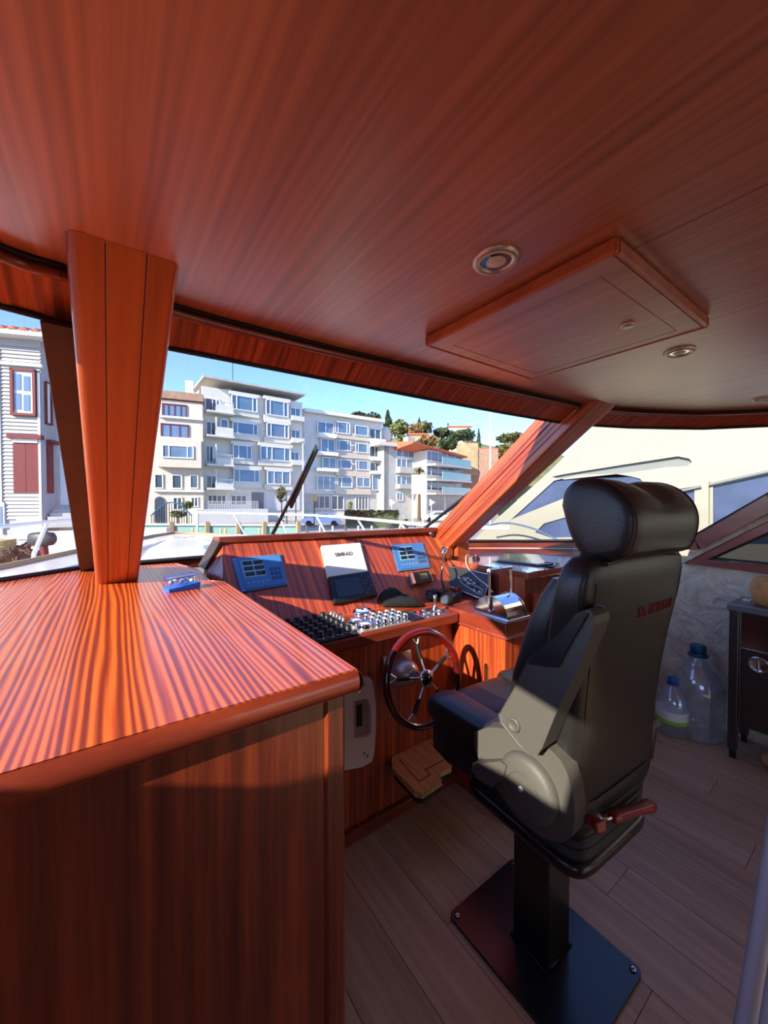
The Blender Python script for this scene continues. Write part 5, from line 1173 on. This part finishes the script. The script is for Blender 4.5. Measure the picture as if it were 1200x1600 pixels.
# pot, clip and keys on the table
po=P(1200,948,z=tz); po=Vector((3.10,.49,tz))
M_wick=mat('honey_wicker',srgb(206,140,72),.6,bump=1.0,bscale=70,var=.3,vscale=18)
single('wicker_pot',MB().lathe([(.055,0),(.075,.01),(.085,.03),(.092,.07),(.095,.10),(.088,.13),(.07,.155),(.05,.165),(.0,.168)],po,n=28),M_wick,'round honey-coloured wicker pot on the steel table','pot')
ko=P(1168,938,z=tz); kt=thing('white_clip','white plastic clip with a key ring on the steel table','clip',tuple(ko))
part('body',MB().box((ko.x-.025,ko.y-.02,tz),(ko.x+.01,ko.y+.02,tz+.006),c=.001),M_trimw,kt)
for y in (-.014,.010): part('prong',MB().box((ko.x+.0101,ko.y+y,tz),(ko.x+.05,ko.y+y+.006,tz+.005)),M_trimw,kt)
part('ring',MB().tube([(ko.x+.03+.014*math.cos(a),ko.y+.045+.014*math.sin(a),tz+.003) for a in [k*.524 for k in range(12)]],.002,6,True),M_steel,kt)
sk=P(1200,1222,z=.0); 
# a tan sack lies under the table
rs=[]
for k in range(9):
    t_=k/8; rs.append([(3.03+x,.50-.26*t_,.055+.0+y) for x,y in sq(.09*math.sin(math.pi*(t_*.9+.05))**.5+.004,.05*math.sin(math.pi*(t_*.9+.05))**.5+.003,2.6,16)])
single('tan_sack',MB().loft(rs),mat('tan_fabric',srgb(190,146,96),.9,bump=.4,bscale=60),'tan cloth bundle on the floor under the steel table','bundle')
# ---- grey tubular rail in the right foreground
M_grey=mat('grey_painted_tube',srgb(206,204,208),.42)
hr=thing('tube_rail','pale grey tubular rail at the lower right corner','rail',(1.02,.18,0))
a=P(1165,1600,d=.74); b=P(1212,1312,d=.78); dv=(b-a); 
bot=a+dv*(-(a.z)/dv.z); top=a+dv*1.15
part('tube',MB().tube([bot,top],.0165,18),M_grey,hr)
off=P(1206,1600,d=.70)-a
part('tube',MB().tube([bot+off,top+off],.0165,18),M_grey,hr)
for p in (bot,bot+off): part('foot',MB().lathe([(.03,0),(.03,.008),(.018,.016)],(p.x,p.y,0),n=18),M_black,hr)
part('crossbar',MB().tube([top,top+off],.0165,14).ball(top,.0166,14,8).ball(top+off,.0166,14,8),M_grey,hr)
# ================================================================== helm seat
HS=Vector((1.19,.73,0)); HY=math.radians(-3); cR,sR=math.cos(HY),math.sin(HY)
def H(x,y,z): return Vector((HS.x+x*cR-y*sR,HS.y+x*sR+y*cR,z))
def Hm(mb):
    for i_ in range(len(mb.v)): mb.v[i_]=H(*mb.v[i_])
    return mb
seat=thing('helm_chair','black leather suspension helm seat with headrest on a steel pedestal','chair',tuple(HS))
def hp(name,mb,m,par=seat,**k): return part(name,Hm(mb),m,par,**k)
# base plate and column (aligned with the boat)
bx0,bx1,by0,by1=.985,1.368,.490,.975
bp_=part('base_plate',MB().prism([rrect(bx0,by0,bx1,by1,.02)],lambda u,v,w:(u,v,w),.0005,.012),M_blackm,seat)
for x,y in ((bx0+.022,by0+.022),(bx1-.022,by0+.022),(bx0+.022,by1-.022),(bx1-.022,by1-.022)):
    part('bolt',MB().lathe([(.010,0),(.010,.005),(.006,.008),(0,.008)],(x,y,.012),n=14),M_steel,bp_)
part('column',MB().box((1.115,.665,.0125),(1.245,.795,.50),c=.004),M_blackm,seat)
part('weld',MB().tube([(1.113,.663,.016),(1.247,.663,.016),(1.247,.797,.016),(1.113,.797,.016)],.006,6,True),M_blackm,bp_)
# suspension box with bellows
def ringxy(hw,hl,yc,z,e=7,n=36): return [(x,yc+y,z) for x,y in sq(hw,hl,e,n)]
lv=[]; zb=.50
hp('suspension_tray',MB().loft([ringxy(.195,.205,-.03,.50),ringxy(.205,.215,-.03,.508),ringxy(.205,.215,-.03,.535),ringxy(.195,.205,-.03,.54)]),M_blackm)
rg=[]
for k in range(4):
    z=.54+k*.032; rg+=[ringxy(.185,.195,-.03,z,6),ringxy(.203,.213,-.03,z+.007,6),ringxy(.203,.213,-.03,z+.019,6),ringxy(.185,.195,-.03,z+.027,6)]
hp('bellows',MB().loft(rg),mat('black_rubber_bellows',srgb(22,21,21),.5),kind=None)
hp('seat_pan',MB().loft([ringxy(.20,.24,.02,.655,6),ringxy(.235,.285,.035,.672,6),ringxy(.24,.29,.04,.70,6),ringxy(.235,.285,.035,.715,6)]),M_black)
# shell below the cushion, deeper at the front
sh=[]
for y,z0,z1,hw in ((.315,.60,.70,.222),(.30,.575,.712,.235),(.22,.565,.715,.240),(.05,.60,.715,.240),(-.10,.64,.715,.235)):
    sh.append([(x,y,(z0+z1)/2+z) for x,z in sq(hw,(z1-z0)/2,7,32)])
hp('seat_shell',MB().loft(sh),mat('dark_blue_black_plastic',srgb(24,26,34),.42))
# seat cushion: side bolsters and middle pad
def bolster(s_):
    rr=[]
    for y,zc,hw,hh in ((-.22,.755,.045,.05),(-.15,.755,.060,.055),(.05,.752,.064,.055),(.22,.752,.066,.054),(.29,.748,.064,.050),(.325,.742,.052,.038),(.335,.738,.03,.02)):
        rr.append([(s_*.192+x,y,zc+z) for x,z in sq(hw,hh,3.4,24)])
    return MB().loft(rr)
for s_ in (-1,1): hp('seat_bolster',bolster(s_),M_leather)
for (ya,yb,nm) in ((-.20,.07,'seat_pad'),(.075,.315,'seat_pad')):
    rr=[]; n=8
    for k in range(n+1):
        t_=k/n; y=ya+(yb-ya)*t_; e=min(1,min(t_,1-t_)*6+.25); rr.append([(x,y,.742+z) for x,z in sq(.138,.038*e**.4+.004,5,28)])
    hp(nm,MB().loft(rr),M_leather)
hp('stitching',MB().tube([(-.13,y,.784) for y in (-.1,0,.07,.15,.25)],.0012,5),M_thread)
# backrest: shell loft
rb=[]
RB=((.61,.19,-.205,-.12),(.64,.222,-.235,-.10),(.70,.230,-.245,-.09),(.85,.232,-.252,-.105),(1.0,.238,-.265,-.13),(1.10,.247,-.277,-.15),(1.18,.262,-.287,-.17),(1.25,.273,-.297,-.188),(1.31,.275,-.303,-.203),(1.345,.264,-.302,-.213),(1.366,.24,-.294,-.222),(1.375,.20,-.283,-.232))
for z,hw,yb,yf in RB:
    yc=(yb+yf)/2; hh=(yf-yb)/2; rb.append([(x,yc+y,z) for x,y in sq(hw,hh,5.5,44)])
hp('backrest',MB().loft(rb),M_leather)
for s_,k_ in ((-1,28),(1,38)):
    hp('piping',MB().tube(bez([r_[k_] for r_ in rb[1:9]],4),.0022,6),M_leather)
    rr=[]
    for z,yc,w,h in ((.80,-.075,.03,.03),(.86,-.07,.045,.05),(1.0,-.095,.048,.055),(1.15,-.135,.046,.05),(1.25,-.165,.04,.035),(1.30,-.18,.02,.02)): rr.append([(s_*.19+x,yc+y,z) for x,y in sq(w,h,2.8,20)])
    hp('back_bolster',MB().loft(rr),M_leather)
# lower back trim tail
tl=[]
for z,hw,yb,yf in ((.555,.13,-.20,-.12),(.575,.165,-.222,-.11),(.62,.19,-.238,-.10),(.66,.20,-.243,-.10)): tl.append([(x,(yb+yf)/2+y,z) for x,y in sq(hw,(yf-yb)/2,6,32)])
hp('back_skirt',MB().loft(tl),M_black)
M_seam=mat('dark_red_seam',srgb(84,26,26),.7)
# headrest: bolster-shaped cushion with rounded ends and a saddle in the top
HX=HS.x-.185
def hpt(px,py):
    p=P(px,py,x=HX); q=p-HS; return (-q.x*math.sin(HY)+q.y*math.cos(HY), p.z)
hout=[hpt(*p) for p in ((880,790),(885,768),(902,752),(930,748),(960,757),(984,776),(997,802),(998,830),(990,858),(978,872),(950,877),(922,876),(908,862),(892,832))]
hcl=[(p.x,p.y) for p in bez([(q[0],q[1],0) for q in hout+hout[:1]],4)[:-1]]
hc0=(sum(p[0] for p in hcl)/len(hcl),sum(p[1] for p in hcl)/len(hcl)); ztop=max(p[1] for p in hcl)
hr_=[]
for x,s_ in ((-.1965,.12),(-.196,.45),(-.194,.72),(-.190,.88),(-.184,.965),(-.176,1.0),(-.14,1.015),(-.09,1.01),(-.05,1.0),(0,.985),(.05,1.0),(.09,1.01),(.14,1.015),(.176,1.0),(.184,.965),(.190,.88),(.194,.72),(.196,.45),(.1965,.12)):
    dip=.016*math.exp(-(x/.045)**2)
    hr_.append([(x,hc0[0]+(y-hc0[0])*s_,hc0[1]+(z-hc0[1])*s_-dip*max(0,(z-hc0[1])/(ztop-hc0[1]))) for y,z in hcl])
hp('headrest',MB().loft(hr_),M_leather)
for x in (-.177,.177):
    hp('seam',MB().tube([(x,hc0[0]+(y-hc0[0])*1.004,hc0[1]+(z-hc0[1])*1.004) for y,z in hcl],.0016,6,True),M_seam)
hp('neck_strap',MB().tube(bez([(-.2,-.30,1.355),(-.1,-.31,1.367),(0,-.312,1.369),(.1,-.31,1.367),(.2,-.30,1.355)],5),.006,8),M_leather)
# embroidery on the back
tm=text_mb('Sin TKWEI 8',.044,Matrix.Identity(4),.0012,shear=.12,sx=.92)
def back_y(x,z):
    for p_,q_ in zip(RB[:-1],RB[1:]):
        if p_[0]<=z<=q_[0]:
            t_=(z-p_[0])/(q_[0]-p_[0]); hw,yb,yf=[p_[k]+(q_[k]-p_[k])*t_ for k in (1,2,3)]
            return (yb+yf)/2-(yf-yb)/2*max(0,1-min(1,abs(x/hw))**5.5)**(1/5.5)
    return -.29
for i_,v in enumerate(tm.v):
    x=.09+v.x; z=1.205+v.y; tm.v[i_]=Vector((x,back_y(x,z)-.0012-v.z,z))
hp('embroidery',tm,M_thread)
# raised armrest on the port side (outline unprojected to the seat's side plane)
AX=HS.x-.315
def ax(px,py): p=P(px,py,x=AX); return (p.y,p.z)
arm=[ax(*p) for p in ((912,953),(922,955),(929,963),(931,976),(905,1040),(868,1120),(848,1170),(838,1178),(826,1177),(812,1166),(783,1129),(780,1116),(803,1076),(820,1041),(824,1031),(846,1010),(870,992),(890,970),(900,958))]
part('armrest',MB().prism([arm],YZ,AX,AX+.062),M_vinyl,seat,bevel=.010)
padl=[ax(*p) for p in ((912,957),(920,958),(890,1010),(874,1042),(850,1040),(826,1036),(830,1030),(848,1013),(872,994),(892,974))]
part('armrest_pad',MB().prism([padl],YZ,AX-.006,AX-.0005),M_leather,seat,bevel=.003)
c=P(804,1132,x=AX); part('pivot_cap',MB().lathe([(.019,0),(.019,.006),(.014,.009),(.012,.006),(0,.006)],(AX,c.y,c.z),(-1,0,0),24),M_vinyl,seat)
part('slot',MB().prism([[ax(*p) for p in ((868,985),(878,978),(884,984),(866,1000))]],YZ,AX+.06,AX+.075),M_black,seat)
# recliner covers on both sides of the hinge
RXp=HS.x-.305
def rx(px,py): p=P(px,py,x=RXp); return (p.y,p.z)
cy_,cz_=rx(816,1236); rr_=.088
part('recliner_cover',MB().lathe([(rr_,.05),(rr_,.02),(rr_*.95,.006),(rr_*.82,0),(rr_*.5,-.004),(0,-.005)],(RXp+.004,cy_,cz_),(1,0,0),36),M_vinyl,seat)
part('recliner_ring',MB().tube([(RXp-.0005,cy_+rr_*.52*math.cos(a),cz_+rr_*.52*math.sin(a)) for a in [k*2*math.pi/30 for k in range(30)]],.0018,6,True),M_vinyl,seat)
part('recliner_screw',MB().lathe([(.007,0),(.007,.003),(0,.003)],(RXp-.001,cy_+.004,cz_+.004),(-1,0,0),12),M_trimw,seat)
hc_=[(cy_+.19,cz_+.055),(cy_+.12,cz_+.105),(cy_+.0,cz_+.135),(cy_-.09,cz_+.12),(cy_-.125,cz_+.03),(cy_-.115,cz_-.06),(cy_-.06,cz_-.105),(cy_+.03,cz_-.11),(cy_+.12,cz_-.06),(cy_+.18,cz_-.01)]
hc_=[(p.x,p.y) for p in bez([(q[0],q[1],0) for q in hc_+hc_[:1]],4)[:-1]]
part('hinge_cover',MB().prism([hc_],YZ,RXp+.03,RXp+.08),M_vinyl,seat,bevel=.010)
part('recline_lever',MB().prism([[rx(*p) for p in ((741,1192),(783,1191),(790,1196),(784,1217),(770,1229),(748,1216),(739,1202))]],YZ,RXp-.002,RXp+.05),M_vinyl,seat,bevel=.006)
hp('hinge_cover',MB().prism([[(-.20,.66),(-.22,.78),(-.12,.84),(.02,.80),(.06,.72),(-.02,.65)]],YZ,.245,.285),M_vinyl,bevel=.012)
# red-handled levers at the back of the suspension
for b,c_,rs_ in ((P(957,1277,y=.47),P(1018,1258,y=.455),.015),(P(922,1279,y=.478),P(940,1293,y=.445),.0155)):
    a=b+Vector((-.03,.06,.012)); l_=part('lever',MB().tube([a,b+(c_-b)*-.2,b],.005,8),M_steel,seat)
    d_=(c_-b).normalized(); w=d_.cross(Vector((0,0,1))).normalized(); u=w.cross(d_); rr=[]
    for t_,s2 in ((-.02,.6),(0,.9),(.12,1.0),(.2,.82),(.75,.9),(.85,1.1),(.97,1.15),(1.0,.8)):
        q=b*(1-t_)+c_*t_; rr.append([q+w*x*s2+u*y*s2 for x,y in sq(rs_,rs_*.85,4,16)])
    part('lever_handle',MB().loft(rr),M_red,l_)
hp('suspension_knob',MB().ball((.08,-.16,.675),(.05,.05,.035),16,10),M_cream if False else mat('grey_foam_knob',srgb(96,92,86),.6))
